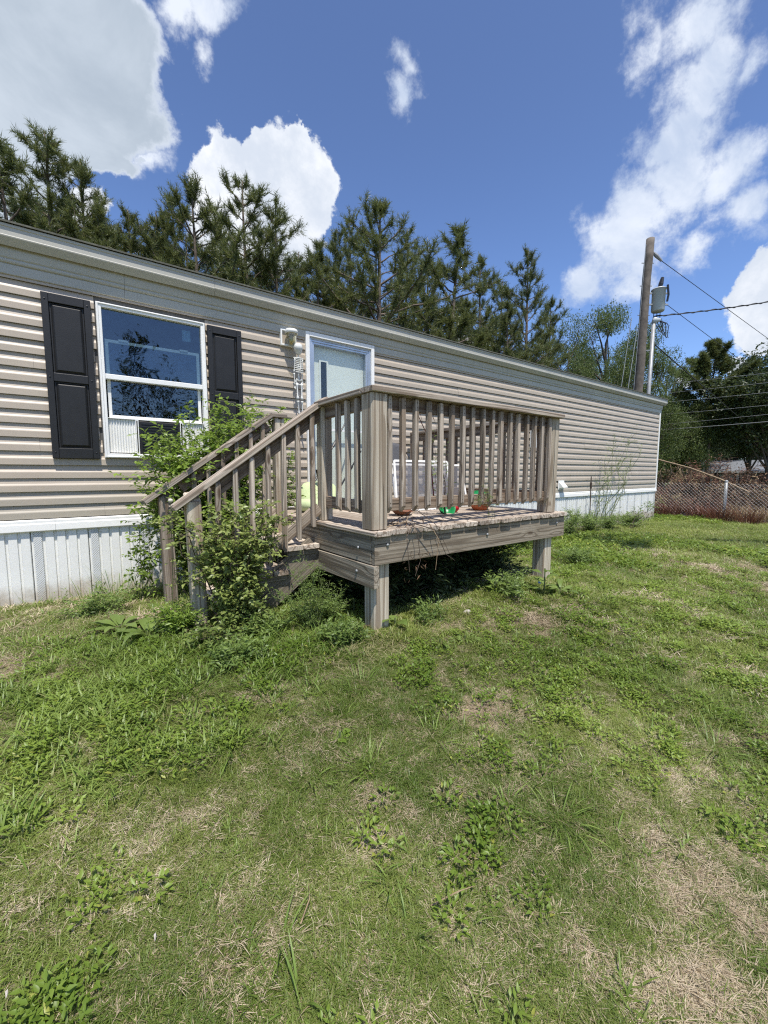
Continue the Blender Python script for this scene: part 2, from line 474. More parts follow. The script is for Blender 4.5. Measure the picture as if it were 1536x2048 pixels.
class MB:
    def __init__(s):
        s.v, s.f, s.m = [], [], []

    def add(s, vs, fs, mi=0):
        n = len(s.v)
        s.v += [tuple(v) for v in vs]
        s.f += [tuple(i + n for i in f) for f in fs]
        s.m += [mi] * len(fs)
        return s

    def box(s, x0, x1, y0, y1, z0, z1, mi=0):
        vs = [(x, y, z) for z in (z0, z1) for y in (y0, y1) for x in (x0, x1)]
        return s.add(vs, [(0, 2, 3, 1), (4, 5, 7, 6), (0, 1, 5, 4), (2, 6, 7, 3), (0, 4, 6, 2), (1, 3, 7, 5)], mi)

    def bbox(s, x0, x1, y0, y1, z0, z1, c=0.003, mi=0):
        """box with chamfered vertical and horizontal edges on the front (-Y) side"""
        prof = [(y1, z0), (y1, z1), (y0 + c, z1), (y0, z1 - c), (y0, z0 + c), (y0 + c, z0)]
        return s.extr([(y, z) for y, z in prof], x0, x1, mi, c)

    def extr(s, prof, x0, x1, mi=0, c=0.0):
        n = len(prof)
        vs = [(x0, y, z) for y, z in prof] + [(x1, y, z) for y, z in prof]
        fs = [(i, (i + 1) % n, n + (i + 1) % n, n + i) for i in range(n)]
        fs += [tuple(range(n))[::-1], tuple(range(n, 2 * n))]
        return s.add(vs, fs, mi)

    def tube(s, pts, rad, n=6, mi=0, cap=True):
        pts = [Vector(p) for p in pts]
        rads = rad if isinstance(rad, (list, tuple, np.ndarray)) else [rad] * len(pts)
        k = len(s.v)
        prev = None
        for i, p in enumerate(pts):
            d = (pts[min(i + 1, len(pts) - 1)] - pts[max(i - 1, 0)])
            d.normalize()
            if prev is None:
                a = d.orthogonal().normalized()
            else:
                a = (prev - d * prev.dot(d))
                a = a.normalized() if a.length > 1e-6 else d.orthogonal().normalized()
            prev = a
            b = d.cross(a)
            for j in range(n):
                t = 2 * PI * j / n
                s.v.append(tuple(p + (a * math.cos(t) + b * math.sin(t)) * rads[i]))
        for i in range(len(pts) - 1):
            for j in range(n):
                q = (j + 1) % n
                s.f.append((k + i * n + j, k + i * n + q, k + (i + 1) * n + q, k + (i + 1) * n + j))
                s.m.append(mi)
        if cap:
            s.f.append(tuple(k + j for j in range(n))[::-1])
            s.f.append(tuple(k + (len(pts) - 1) * n + j for j in range(n)))
            s.m += [mi, mi]
        return s

    def lathe(s, prof, c, n=20, mi=0, sx=1, sy=1):
        """prof: (r, z) pairs, turned round the vertical through c"""
        k = len(s.v)
        for r, z in prof:
            for j in range(n):
                t = 2 * PI * j / n
                s.v.append((c[0] + r * math.cos(t) * sx, c[1] + r * math.sin(t) * sy, c[2] + z))
        for i in range(len(prof) - 1):
            for j in range(n):
                q = (j + 1) % n
                s.f.append((k + i * n + j, k + i * n + q, k + (i + 1) * n + q, k + (i + 1) * n + j))
                s.m.append(mi)
        return s

    def build(s, name, mats, parent=None, smooth=False, bevel=0):
        me = D.meshes.new(name)
        me.from_pydata(s.v, [], s.f)
        mats = mats if isinstance(mats, (list, tuple)) else [mats]
        for m in mats: me.materials.append(m)
        if len(mats) > 1:
            me.polygons.foreach_set('material_index', s.m)
        if smooth:
            me.polygons.foreach_set('use_smooth', [True] * len(me.polygons))
        me.update()
        o = D.objects.new(name, me)
        COL.objects.link(o)
        if bevel:
            b = o.modifiers.new('bevel', 'BEVEL')
            b.width = bevel
            b.segments = 2
            b.limit_method = 'ANGLE'
        return adopt(o, parent)


def beam(name, p0, p1, wy, tz, mat, parent, side=(0, 1, 0), c=0.0025, cut0=0.0, cut1=0.0, warp=0.0):
    """a sawn timber from p0 to p1; side = its width direction (wy), tz = the other; its own X runs along the grain.
    cut0/cut1 slope the end cuts along the tz direction"""
    p0, p1 = Vector(p0), Vector(p1)
    X = (p1 - p0)
    L = X.length
    X.normalize()
    Yv = Vector(side)
    Yv = (Yv - X * Yv.dot(X)).normalized()
    Z = X.cross(Yv)
    a, b = wy / 2, tz / 2
    ring = [(-a + c, -b), (a - c, -b), (a, -b + c), (a, b - c), (a - c, b), (-a + c, b), (-a, b - c), (-a, -b + c)]
    st = [0.0, 0.004, L * .25, L * .5, L * .75, L - 0.004, L]
    vs = []
    w1, w2 = random.uniform(-1, 1) * warp, random.uniform(-1, 1) * warp
    for i, x in enumerate(st):
        sc = 1 - (2 * c / max(wy, tz) if i in (0, 6) else 0)
        bow = math.sin(PI * x / L)
        for y, z in ring:
            xx = x
            if cut0 and i < 2: xx = x + cut0 * (z / b)
            if cut1 and i > 4: xx = x + cut1 * (z / b)
            vs.append((xx, y * sc + w1 * bow, z * sc + w2 * bow))
    fs = []
    for i in range(6):
        for j in range(8):
            q = (j + 1) % 8
            fs.append((i * 8 + j, i * 8 + q, (i + 1) * 8 + q, (i + 1) * 8 + j))
    fs.append(tuple(range(8))[::-1])
    fs.append(tuple(range(48, 56)))
    me = D.meshes.new(name)
    me.from_pydata(vs, [], fs)
    me.materials.append(mat)
    o = D.objects.new(name, me)
    COL.objects.link(o)
    M = Matrix((X, Yv, Z)).transposed().to_4x4()
    M.translation = p0
    o.matrix_basis = M
    return adopt(o, parent)


def npmesh(name, V, Fc, mats, parent=None, tint=None, link=True, mi=None, extra=None):
    """mesh from numpy: V (n,3), Fc (m,k) with k = 3 or 4; tint per vertex"""
    me = D.meshes.new(name)
    V = np.asarray(V, np.float32)
    Fc = np.asarray(Fc, np.int32)
    m, k = Fc.shape
    me.vertices.add(len(V))
    me.vertices.foreach_set('co', V.ravel())
    me.loops.add(m * k)
    me.loops.foreach_set('vertex_index', Fc.ravel())
    me.polygons.add(m)
    me.polygons.foreach_set('loop_start', np.arange(0, m * k, k, dtype=np.int32))
    for a, val in (('tint', tint), *(extra or {}).items()):
        if val is not None:
            at = me.attributes.new(a, 'FLOAT', 'POINT')
            at.data.foreach_set('value', np.asarray(val, np.float32))
    for mm in (mats if isinstance(mats, (list, tuple)) else [mats]): me.materials.append(mm)
    if mi is not None:
        me.polygons.foreach_set('material_index', np.asarray(mi, np.int32))
    me.update(calc_edges=True)
    o = D.objects.new(name, me)
    if link: COL.objects.link(o)
    return adopt(o, parent)


def copy_tree(o, parent=None):
    c = o.copy()
    COL.objects.link(c)
    if parent is not None: c.parent = parent
    for ch in [x for x in D.objects if x.parent == o]:
        copy_tree(ch, c)
    return c


# ------------------------------------------------------------------ terrain


def vnoise(x, y, s, seed=0):
    """smooth value noise for numpy arrays"""
    x = np.asarray(x, float) / s + 1000.5 + seed * 17.3
    y = np.asarray(y, float) / s + 2000.5 + seed * 7.7
    xi, yi = np.floor(x).astype(np.int64), np.floor(y).astype(np.int64)
    fx, fy = x - xi, y - yi
    fx, fy = fx * fx * (3 - 2 * fx), fy * fy * (3 - 2 * fy)

    def h(a, b):
        n = (a * 374761393 + b * 668265263 + seed * 1442695041) & 0xffffffff
        n = ((n ^ (n >> 13)) * 1274126177) & 0xffffffff
        return ((n ^ (n >> 16)) & 0xffff) / 65535.0
    return (h(xi, yi) * (1 - fx) + h(xi + 1, yi) * fx) * (1 - fy) + (h(xi, yi + 1) * (1 - fx) + h(xi + 1, yi + 1) * fx) * fy


def gz(x, y):
    x, y = np.asarray(x, float), np.asarray(y, float)
    z = -1.075 - 0.12 * np.clip((x - 4) / 8, 0, 1)
    k = 0.13 * (1 - 0.75 * np.clip((x - 3) / 7, 0, 1))
    z = z - k * np.clip(2.1 - y, 0, 4)
    z = z + 0.07 * np.exp(-((x - .7) ** 2 + (y - 3.1) ** 2) / .5) + 0.06 * np.exp(-((x - 3.2) ** 2 + (y - 2.2) ** 2) / .8)
    z = z + 0.03 * (vnoise(x, y, .9, 3) - .5) + 0.022 * (vnoise(x, y, .22, 4) - .5)
    return z


def ground_at(px, py):
    d = ray(px, py)
    t = -1.1 / d[2]
    for _ in range(12):
        p = d * t
        t = t * (float(gz(p[0], p[1])) / p[2]) * .6 + t * .4
    return d * t


# where the photograph shows straw, bare soil, lush leafy patches
DRY = [(1330, 1690, .14), (1265, 1745, .10), (1440, 1770, .12), (1500, 1720, .12), (1250, 1990, .10), (1330, 1975, .10), (1180, 1900, .06), (1120, 1950, .05), (1320, 1880, .08), (1480, 1880, .10), (1400, 1960, .08),
       (985, 1440, .22), (1030, 1460, .16), (1000, 1250, .25), (1070, 1230, .25), (905, 1260, .18), (1340, 1106, .30), (1410, 1136, .22), (330, 1640, .12), (235, 1655, .08),
       (300, 1755, .07), (705, 1700, .10), (520, 1800, .06), (430, 1800, .05), (860, 1600, .08), (40, 1335, .45), (-60, 1360, .5), (330, 1240, .25), (150, 1215, .3),
       (1525, 1490, .12), (620, 1440, .10), (560, 1365, .14), (420, 1250, .15), (940, 1850, .05), (600, 1880, .05), (1150, 1230, .2), (1380, 1560, .12), (1420, 1180, .2)]
LUSH = [(960, 1700, .16), (950, 1790, .10), (880, 1600, .14), (950, 1560, .14), (1000, 1530, .14), (1100, 1380, .45), (1250, 1400, .5), (1400, 1460, .45), (1500, 1600, .25),
        (1500, 1400, .5), (900, 1360, .22), (60, 1950, .14), (20, 2010, .12), (120, 2010, .1), (100, 1820, .10), (1350, 1330, .5), (1200, 1250, .4), (830, 1330, .12), (730, 1640, .08), (1150, 1130, .6), (1300, 1200, .7), (1450, 1130, .9), (1250, 1100, .8), (1480, 1280, .6), (1050, 1300, .4), (1500, 1200, .7), (1120, 1260, .4)]
WEEDY = [(100, 1480, .35), (220, 1390, .35), (340, 1340, .4), (430, 1300, .35), (420, 1420, .25), (60, 1430, .4), (280, 1450, .2), (560, 1290, .3), (640, 1240, .25), (180, 1300, .3), (500, 1340, .25)]
DRYP = [(*ground_at(a, b)[:2], r * (.82 if a > 1100 and b > 1500 else .48 if b > 1500 else .75)) for a, b, r in DRY]
LUSHP = [(*ground_at(a, b)[:2], r) for a, b, r in LUSH]
WEEDP = [(*ground_at(a, b)[:2], r) for a, b, r in WEEDY]


def field(P, x, y):
    x, y = np.asarray(x, float), np.asarray(y, float)
    o = np.zeros_like(x)
    xx = x + .35 * (vnoise(x, y, .12, 31) - .5) * 1.0
    yy = y + .35 * (vnoise(x, y, .12, 32) - .5) * 1.0
    for a, b, r in P:
        o = np.maximum(o, np.exp(-(((xx - a) ** 2 + (yy - b) ** 2) / (r * r)) ** 1.5))
    return o


def dryness(x, y):
    n = vnoise(x, y, .5, 1) * .5 + vnoise(x, y, .16, 2) * .35 + vnoise(x, y, .06, 5) * .15
    d = np.clip((n - .67) * 4, 0, 1) * .55
    d = np.maximum(d, field(DRYP, x, y))
    under = (np.asarray(x) > 1.5) & (np.asarray(x) < 3.7) & (np.asarray(y) > 2.45) & (np.asarray(y) < 4.3)
    return np.where(under, .12, d)  # fixed low value darkens the soil colour below the deck, for its shade


YARD_X = 12.75
xs = np.unique(np.concatenate([np.arange(-1, 3.2, .03), np.arange(-4, 15, .12), np.arange(-60, 120, 3.0), [-400, -200, 200, 400, 900]]))
ys = np.unique(np.concatenate([np.arange(-.6, 3.4, .03), np.arange(-5, 6, .12), np.arange(-60, 90, 3.0), [-400, -200, 200, 400, 900]]))
GX, GY = np.meshgrid(xs, ys, indexing='ij')
GZ = gz(GX, GY)
dd = dryness(GX, GY)
burn = np.clip((GX - YARD_X) / .4, 0, 1) * np.clip((26 - GX) / 6, 0, 1)
far_green = np.clip((np.hypot(GX, GY) - 7) / 8, 0, 1) * (1 - burn)
ni, nj = GX.shape
idx = np.arange(ni * nj).reshape(ni, nj)
faces = np.stack([idx[:-1, :-1].ravel(), idx[1:, :-1].ravel(), idx[1:, 1:].ravel(), idx[:-1, 1:].ravel()], 1)
ground = npmesh('ground', np.stack([GX.ravel(), GY.ravel(), GZ.ravel()], 1), faces, M_GROUND,
                extra={'dry': dd.ravel(), 'burn': burn.ravel(), 'green': far_green.ravel() * .8})
ground.data.polygons.foreach_set('use_smooth', [True] * len(ground.data.polygons))
tag(ground, kind='structure')

# ------------------------------------------------------------------ mobile home
WY = 4.30                   # plane of the wall sheathing
HX0, HX1 = -2.6, 11.75
home = thing('mobile_home', (4.5, 4.3, float(gz(4.5, 4.3))), 'long single-wide mobile home with tan lap siding and white vinyl skirting behind the deck', 'mobile home')


def part(mb, name, mat, parent=home, smooth=False, label=None, bevel=0):
    o = mb.build(name, mat, parent, smooth, bevel)
    if label: o['label'] = label
    return o


# sheathing with openings for window and door
WIN = (0.185, 1.035, 0.130, 1.415)
DOR = (2.12, 2.965, -0.40, 1.50)
mb = MB()
for x0, x1, z0, z1 in ((HX0, WIN[0], -.45, 1.75), (WIN[0], WIN[1], -.45, WIN[2]), (WIN[0], WIN[1], WIN[3], 1.75), (WIN[1], DOR[0], -.45, 1.75),
                       (DOR[0], DOR[1], DOR[3], 1.75), (DOR[1], HX1, -.45, 1.75)):
    mb.box(x0, x1, WY + .002, WY + .10, z0, z1)
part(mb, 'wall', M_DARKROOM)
mb = MB()
mb.box(HX0, HX1, 8.5, 8.6, -1.15, 1.8)
mb.box(HX0 - .01, HX0 + .08, WY + .11, 8.5, -1.15, 1.8)
mb.box(HX1 - .08, HX1, WY + .11, 8.5, -.45, 1.8)
part(mb, 'end_wall', M_SIDING)
mb = MB().box(HX0 + .1, HX1 - .1, WY + .11, 8.49, -.43, -.40)
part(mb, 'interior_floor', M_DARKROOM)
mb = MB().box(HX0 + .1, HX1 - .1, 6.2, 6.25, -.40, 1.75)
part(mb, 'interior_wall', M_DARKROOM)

# lap siding: every course, every panel
EXP = 0.1075
Z0 = -0.366


def lap(z, top):
    h = EXP
    return [(WY, z + h - .0005), (WY - .003, z + h - .0005), (WY - .0045, z + .082), (WY - .009, z + .066), (WY - .0155, z + .054), (WY - .0175, z + .048), (WY - .0190, z + .003), (WY - .0175, z), (WY - .015, z), (WY - .015, z + .009), (WY, z + .009)]


joint = [0.9, 2.5, 0.2, 1.7, 3.1, 1.3]
for k in range(18):
    z = Z0 + k * EXP
    if z > 1.53: break
    segs = []
    x = HX0 - joint[k % 6]
    edges = [HX0]
    while x < HX1:
        x += 3.66
        if HX0 + .3 < x < HX1 - .3: edges.append(x)
    edges.append(HX1)
    for a, b in zip(edges[:-1], edges[1:]):
        rs = [(a, b)]
        for (ox0, ox1, oz0, oz1) in ((WIN[0] - .01, WIN[1] + .01, WIN[2], WIN[3]), (DOR[0] - .03, DOR[1] + .03, -.4, DOR[3])):
            if z + EXP * .5 > oz0 and z + EXP * .5 < oz1 + .02:
                nr = []
                for p, q in rs:
                    if q <= ox0 or p >= ox1: nr.append((p, q)); continue
                    if p < ox0: nr.append((p, ox0))
                    if q > ox1: nr.append((ox1, q))
                rs = nr
        for p, q in rs:
            if q - p < .02: continue
            dy = random.uniform(-.0022, .0022)
            pr = [(y + (dy if y < WY else 0), zz) for y, zz in lap(z, 0)]
            part(MB().extr(pr, p + .001, q - .001 if q == HX1 else q + .0), 'siding_panel', M_SIDING)
# corner posts
for cx0 in (HX1, ):
    part(MB().extr([(WY + .03, -.44), (WY + .03, 1.62), (WY - .03, 1.62), (WY - .03, -.44)], cx0 - .03, cx0 + .03), 'corner_post', M_WHITE, bevel=.004)
part(MB().extr([(WY + .03, -.44), (WY + .03, 1.62), (WY - .03, 1.62), (WY - .03, -.44)], HX0 - .03, HX0 + .03), 'corner_post', M_WHITE, bevel=.004)

# cornice: frieze with grooves in the shade of the fascia board, in lengths
fz = [(WY, 1.482), (WY - .026, 1.482), (WY - .030, 1.486), (WY - .034, 1.554), (WY - .030, 1.557), (WY - .042, 1.564), (WY - .046, 1.574), (WY - .046, 1.586), (WY - .042, 1.590), (WY - .050, 1.600), (WY - .058, 1.640), (WY - .060, 1.690), (WY, 1.690)]
cuts = [HX0 - .05, 0.4, 2.9, 5.6, 8.3, HX1 + .05]
for i, (a, b) in enumerate(zip(cuts[:-1], cuts[1:])):
    dz = random.uniform(-.002, .002)
    part(MB().extr([(y, z + dz) for y, z in fz], a, b + .0 - .002), 'frieze', M_FASCIA)
fa = [(WY - .075, 1.672), (WY - .090, 1.668), (WY - .126, 1.716), (WY - .128, 1.724), (WY - .124, 1.730), (WY - .124, 1.782), (WY - .130, 1.788), (WY - .130, 1.806), (WY - .075, 1.806)]
cuts = [HX0 - .1, 1.12, 3.5, 7.05, 9.9, HX1 + .12]
for a, b in zip(cuts[:-1], cuts[1:]):
    dz = random.uniform(-.0015, .0015)
    part(MB().extr([(y, z + dz) for y, z in fa], a, b - .002), 'fascia', M_FASCIA)
mb = MB().extr([(WY - .063, 1.692), (WY - .074, 1.692), (WY - .074, 1.80), (WY - .063, 1.80)], HX0, HX1)
part(mb, 'soffit', M_FASCIA)
roof = MB()
roof.add([(HX0 - .15, WY - .145, 1.809), (HX1 + .15, WY - .145, 1.809), (HX1 + .15, 6.45, 2.33), (HX0 - .15, 6.45, 2.33), (HX1 + .15, 8.75, 1.812), (HX0 - .15, 8.75, 1.812),
          (HX0 - .15, WY - .145, 1.822), (HX1 + .15, WY - .145, 1.822), (HX1 + .15, 6.45, 2.345), (HX0 - .15, 6.45, 2.345), (HX1 + .15, 8.75, 1.825), (HX0 - .15, 8.75, 1.825)],
         [(0, 3, 2, 1), (3, 5, 4, 2), (6, 7, 8, 9), (9, 8, 10, 11), (0, 1, 7, 6), (5, 11, 10, 4), (1, 2, 8, 7), (2, 4, 10, 8), (0, 6, 9, 3), (3, 9, 11, 5)])
part(roof, 'roof', M_SHINGLE)
for gx_ in (HX1 - .02, HX0 + .02):
    part(MB().add([(gx_, WY, 1.7), (gx_, 8.6, 1.7), (gx_, 6.45, 2.32)], [(0, 1, 2)]), 'gable', M_SIDING)

# skirting
tr = [(WY - .002, -.372), (WY - .028, -.372), (WY - .034, -.380), (WY - .034, -.402), (WY - .040, -.408), (WY - .042, -.460), (WY - .034, -.468), (WY - .002, -.468)]
cuts = [HX0, -0.2 + .02, 3.46, 7.12, 10.78, HX1 + .02]
for a, b in zip(cuts[:-1], cuts[1:]):
    part(MB().extr([(y, z + random.uniform(-.0005, .0005)) for y, z in tr], a, b - .0015), 'skirting_rail', M_WHITE)
x = -2.595
PW = 0.375
while x < HX1 - .05:
    x1 = min(x + PW, HX1)
    zb = float(min(gz(x, 4.28), gz(x1, 4.28))) - .12
    y0 = WY - .004 + random.uniform(-.002, .002)
    prof = []
    u = x
    pans = 5
    pw = (x1 - x) / pans
    for i in range(pans):
        a = u + i * pw
        prof += [(a + .002, y0), (a + .012, y0), (a + .018, y0 - .014), (a + pw - .006, y0 - .014), (a + pw - .001, y0)]
    n = len(prof)
    vs = [(px, py, zb) for px, py in prof] + [(px, py, -.47) for px, py in prof]
    fs = [(i, i + 1, n + i + 1, n + i) for i in range(n - 1)]
    sk = part(MB().add(vs, fs), 'skirting_panel', M_SKIRT)
    vx = x + 0 * pw
    vp = MB().box(vx + .019, vx + pw - .007, y0 - .0165, y0 - .0145, zb, -.472)
    part(vp, 'vent_strip', M_VENT, sk)
    x = x1 + .0005

# window
win = MB()
x0, x1, z0, z1 = WIN
fy0, fy1 = WY - .045, WY + .03


def frame(mbx, x0, x1, z0, z1, wd, y0, y1):
    mbx.box(x0, x0 + wd, y0, y1, z0, z1)
    mbx.box(x1 - wd, x1, y0, y1, z0, z1)
    mbx.box(x0 + wd, x1 - wd, y0, y1, z1 - wd, z1)
    mbx.box(x0 + wd, x1 - wd, y0, y1, z0, z0 + wd)
    return mbx


window = part(frame(MB(), x0, x1, z0, z1, .038, fy0, fy1), 'window', M_WHITE, bevel=.004)
window['label'] = 'large white framed window with its lower sash raised over an air conditioner'
part(frame(MB(), x0 + .004, x1 - .004, z0 + .004, z1 - .004, .012, fy0 - .008, fy0 - .0005), 'frame_bead', M_WHITE, window, bevel=.003)
part(MB().box(x0 + .038, x1 - .038, fy0 + .006, fy1 - .02, .795, .838), 'meeting_rail', M_WHITE, window, bevel=.004)
part(MB().box(x0 + .040, x1 - .040, WY - .012, WY - .008, .839, z1 - .040), 'upper_pane', M_GLASS, window)
# inner sash pushed up: its frame runs from z=.48 to 1.13 behind the upper pane
sx0, sx1 = x0 + .05, x1 - .05
part(frame(MB(), sx0, sx1, .475, 1.135, .026, WY + .006, WY + .028), 'sash', M_WHITE, window, bevel=.003)
part(MB().box(sx0 + .10, sx0 + .17, WY + .000, WY + .0055, 1.130, 1.146).box(sx1 - .17, sx1 - .10, WY, WY + .0055, 1.130, 1.146), 'sash_lock', M_WHITE, window)
part(MB().box(sx0 + .027, sx1 - .027, WY + .015, WY + .019, .502, 1.108), 'lower_pane', M_GLASS, window)
part(MB().box(sx1 - .135, sx1 - .065, WY + .032, WY + .034, 1.235, 1.335), 'sticker', M_BLUEFILM, window)
# air conditioner with accordion side panels
ac = thing('air_conditioner', (.61, WY, .17), 'dark grille of a window air conditioner between white pleated side panels', 'air conditioner')
mb = MB().box(.452, .780, WY - .030, WY + .40, .172, .460)
part(mb, 'case', M_BLACK, ac, bevel=.006)
for i in range(11):
    zz = .186 + i * .0245
    part(MB().box(.470, .762, WY - .036, WY - .0302, zz, zz + .013), 'louvre', M_BLACKM, ac)
part(frame(MB(), .425, .448, .172, .468, .0065, WY - .03, WY + .02), 'side_bracket', M_WHITE, ac)
part(frame(MB(), .784, .812, .172, .468, .0065, WY - .03, WY + .02), 'side_bracket', M_WHITE, ac)
for a, b in ((x0 + .041, .424), (.813, x1 - .041)):
    n = int((b - a) / .0095)
    vs, fs = [], []
    for i in range(n + 1):
        xx = a + (b - a) * i / n
        yy = WY - .006 if i % 2 else WY - .020
        vs += [(xx, yy, .178), (xx, yy, .466)]
    for i in range(n): fs.append((2 * i, 2 * i + 2, 2 * i + 3, 2 * i + 1))
    part(MB().add(vs, fs), 'accordion_panel', M_WHITE, ac)
part(MB().box(x0 + .041, x1 - .041, WY - .03, WY + .02, .4685, .4745), 'top_rail', M_WHITE, ac)

# shutters
for i, (a, b) in enumerate(((-.165, .150), (1.055, 1.375))):
    sh = thing('shutter', ((a + b) / 2, WY - .02, .12), ('black raised panel shutter left of the window' if i == 0 else 'black raised panel shutter right of the window, partly behind the vine'), 'shutter', 'black window shutters')
    za, zb_ = .118, 1.405
    ya, yb = WY - .052, WY - .023
    mid0, mid1 = .728, .795
    part(MB().box(a, a + .045, ya, yb, za, zb_).box(b - .045, b, ya, yb, za, zb_).box(a + .045, b - .045, ya, yb, za, za + .085).box(a + .045, b - .045, ya, yb, zb_ - .07, zb_)
         .box(a + .045, b - .045, ya, yb, mid0, mid1).box(a + .045, b - .045, ya + .018, yb, za + .085, zb_ - .07), 'shutter_frame', M_BLACK, sh, bevel=.004)
    for z_a, z_b in ((za + .093, mid0 - .008), (mid1 + .008, zb_ - .078)):
        p = MB()
        o_, i_ = .012, .030
        A = [(a + .045 + o_, z_a), (b - .045 - o_, z_a), (b - .045 - o_, z_b), (a + .045 + o_, z_b)]
        B = [(a + .045 + i_, z_a + .018), (b - .045 - i_, z_a + .018), (b - .045 - i_, z_b - .018), (a + .045 + i_, z_b - .018)]
        vs = [(x_, ya + .0175, z_) for x_, z_ in A] + [(x_, ya + .004, z_) for x_, z_ in B]
        fs = [(4, 5, 6, 7)] + [(j, (j + 1) % 4, 4 + (j + 1) % 4, 4 + j) for j in range(4)]
        part(p.add(vs, fs), 'raised_panel', M_BLACK, sh)
    for sx_, sz_ in ((a + .022, za + .05), (b - .022, za + .05), (a + .022, .76), (b - .022, .76), (a + .022, zb_ - .05), (b - .022, zb_ - .05)):
        part(MB().lathe([(.007, 0), (.006, .003), (0.0001, .005)], (0, 0, 0), 8), 'screw', M_BLACKM, sh).matrix_basis = Matrix.Translation((sx_, ya, sz_)) @ Matrix.Rotation(PI / 2, 4, 'X')

# door: casing, storm door, inner door
dx0, dx1, dz1 = 2.083, 3.003, 1.555
door = part(MB().box(dx0, dx0 + .045, WY - .045, WY + .02, -.40, dz1).box(dx1 - .045, dx1, WY - .045, WY + .02, -.40, dz1).box(dx0 + .045, dx1 - .045, WY - .045, WY + .02, dz1 - .05, dz1),
            'door_casing', M_WHITE, bevel=.004)
for w0, yy in ((0, WY - .030), (.022, WY - .022), (.044, WY - .014)):
    fr = MB()
    a, b, zt = dx0 + .046 + w0, dx1 - .046 - w0, dz1 - .051 - w0
    if w0 == 0:
        a -= 0.0
    fr.box(a, a + .0215, yy, WY + .02, -.40, zt).box(b - .0215, b, yy, WY + .02, -.40, zt).box(a + .0215, b - .0215, yy, WY + .02, zt - .0215, zt)
    part(fr, 'storm_door_frame', M_ALU, door, bevel=.0015)
part(MB().box(dx0 + .1125, dx1 - .1125, WY - .006, WY - .002, -.36, dz1 - .1175), 'storm_door_glass', M_GLASSD, door)
part(MB().box(dx0 + .1125, dx1 - .1125, WY - .020, WY - .0065, .492, .512), 'storm_door_rail', M_WHITE, door)
idoor = part(MB().box(DOR[0] + .001, DOR[1] - .001, WY + .055, WY + .095, -.40, DOR[3] - .001), 'inner_door', M_DOOR, door)
part(frame(MB(), 2.285, 2.405, -.15, 1.30, .022, WY + .043, WY + .0545), 'lite_frame', M_WHITE, door)
part(MB().box(2.308, 2.382, WY + .047, WY + .0545, -.127, 1.277), 'narrow_lite', M_BLACKM, door)
part(MB().lathe([(.0, 0), (.012, 0), (.012, .03), (.026, .036), (.030, .05), (.024, .064), (.0, .068)], (0, 0, 0), 14), 'door_handle', M_BRASS, door, True).matrix_basis = Matrix.Translation((2.17, WY - .03, .58)) @ Matrix.Rotation(PI / 2, 4, 'X')
part(MB().box(dx0 - .01, dx1 + .01, WY - .10, WY + .02, -.422, -.402), 'threshold', M_ALU, door, bevel=.003)

# porch light
pl = thing('porch_light', (1.88, WY - .03, 1.35), 'white hooded jar porch light on a square mounting block left of the door', 'porch light')
part(frame(MB(), 1.792, 1.970, 1.352, 1.522, .018, WY - .045, WY - .005), 'mounting_block', M_WHITE, pl, bevel=.003)
part(MB().box(1.811, 1.951, WY - .028, WY - .012, 1.371, 1.503), 'back_plate', M_SIDING, pl)
hood = MB().lathe([(.0, .044), (.058, .044), (.066, .034), (.068, .0), (.062, .0), (.060, .030), (.0, .036)], (1.885, WY - .105, 1.462), 24)
part(hood, 'hood', M_WHITE, pl, True)
part(MB().tube([(1.885, WY - .03, 1.478), (1.885, WY - .06, 1.480)], .02, 10), 'arm', M_WHITE, pl)
part(MB().lathe([(.050, 0), (.049, -.05), (.044, -.09), (.030, -.115), (0, -.120)], (1.885, WY - .105, 1.460), 20), 'glass_jar', M_GLASSJ, pl, True)
part(MB().lathe([(.0, .0), (.02, -.005), (.020, -.05), (.024, -.07), (.015, -.10), (0, -.108)], (1.885, WY - .105, 1.46), 12), 'bulb', M_BRASS, pl, True)

# skeleton decoration hung from the lamp
sk = thing('skeleton_decoration', (1.99, WY - .10, .60), 'small white plastic skeleton hanging under the porch light beside the door', 'skeleton')
kx, ky = 1.955, WY - .115
skull = MB()
prof = [(0, .050), (.022, .047), (.038, .034), (.045, .012), (.043, -.010), (.034, -.026), (.030, -.040), (.026, -.052), (.012, -.058), (0, -.058)]
skull.lathe([(a_ * 1.15, b_ * 1.1) for a_, b_ in prof], (0, 0, 0), 18, 0, .92, 1.15)
so = part(skull, 'skull', M_BONE, sk, True)
so.matrix_basis = Matrix.Translation((kx, ky, 1.325)) @ Matrix.Rotation(math.radians(-42), 4, 'Z') @ Matrix.Rotation(math.radians(14), 4, 'X')
for ex in (-.018, .018):
    part(MB().lathe([(.0, .004), (.0120, .003), (.0135, -.003)], (0, 0, 0), 10), 'eye_socket', M_BLACKM, so).matrix_basis = Matrix.Translation((ex, -.0575, -.004)) @ Matrix.Rotation(PI / 2, 4, 'X')
part(MB().lathe([(.0, .002), (.005, .001), (.006, -.003)], (0, 0, 0), 3), 'nose_hole', M_BLACKM, so).matrix_basis = Matrix.Translation((0, -.0550, -.026)) @ Matrix.Rotation(PI / 2, 4, 'X')
part(MB().box(-.017, .017, -.050, -.034, -.056, -.044), 'teeth', M_WHITE, so)
part(MB().tube([(kx, ky, 1.27), (kx + .004, ky + .01, 1.18), (kx + .004, ky + .012, 1.06), (kx + .006, ky + .004, .985)], .0075, 8), 'spine', M_BONE, sk)
rb = MB()
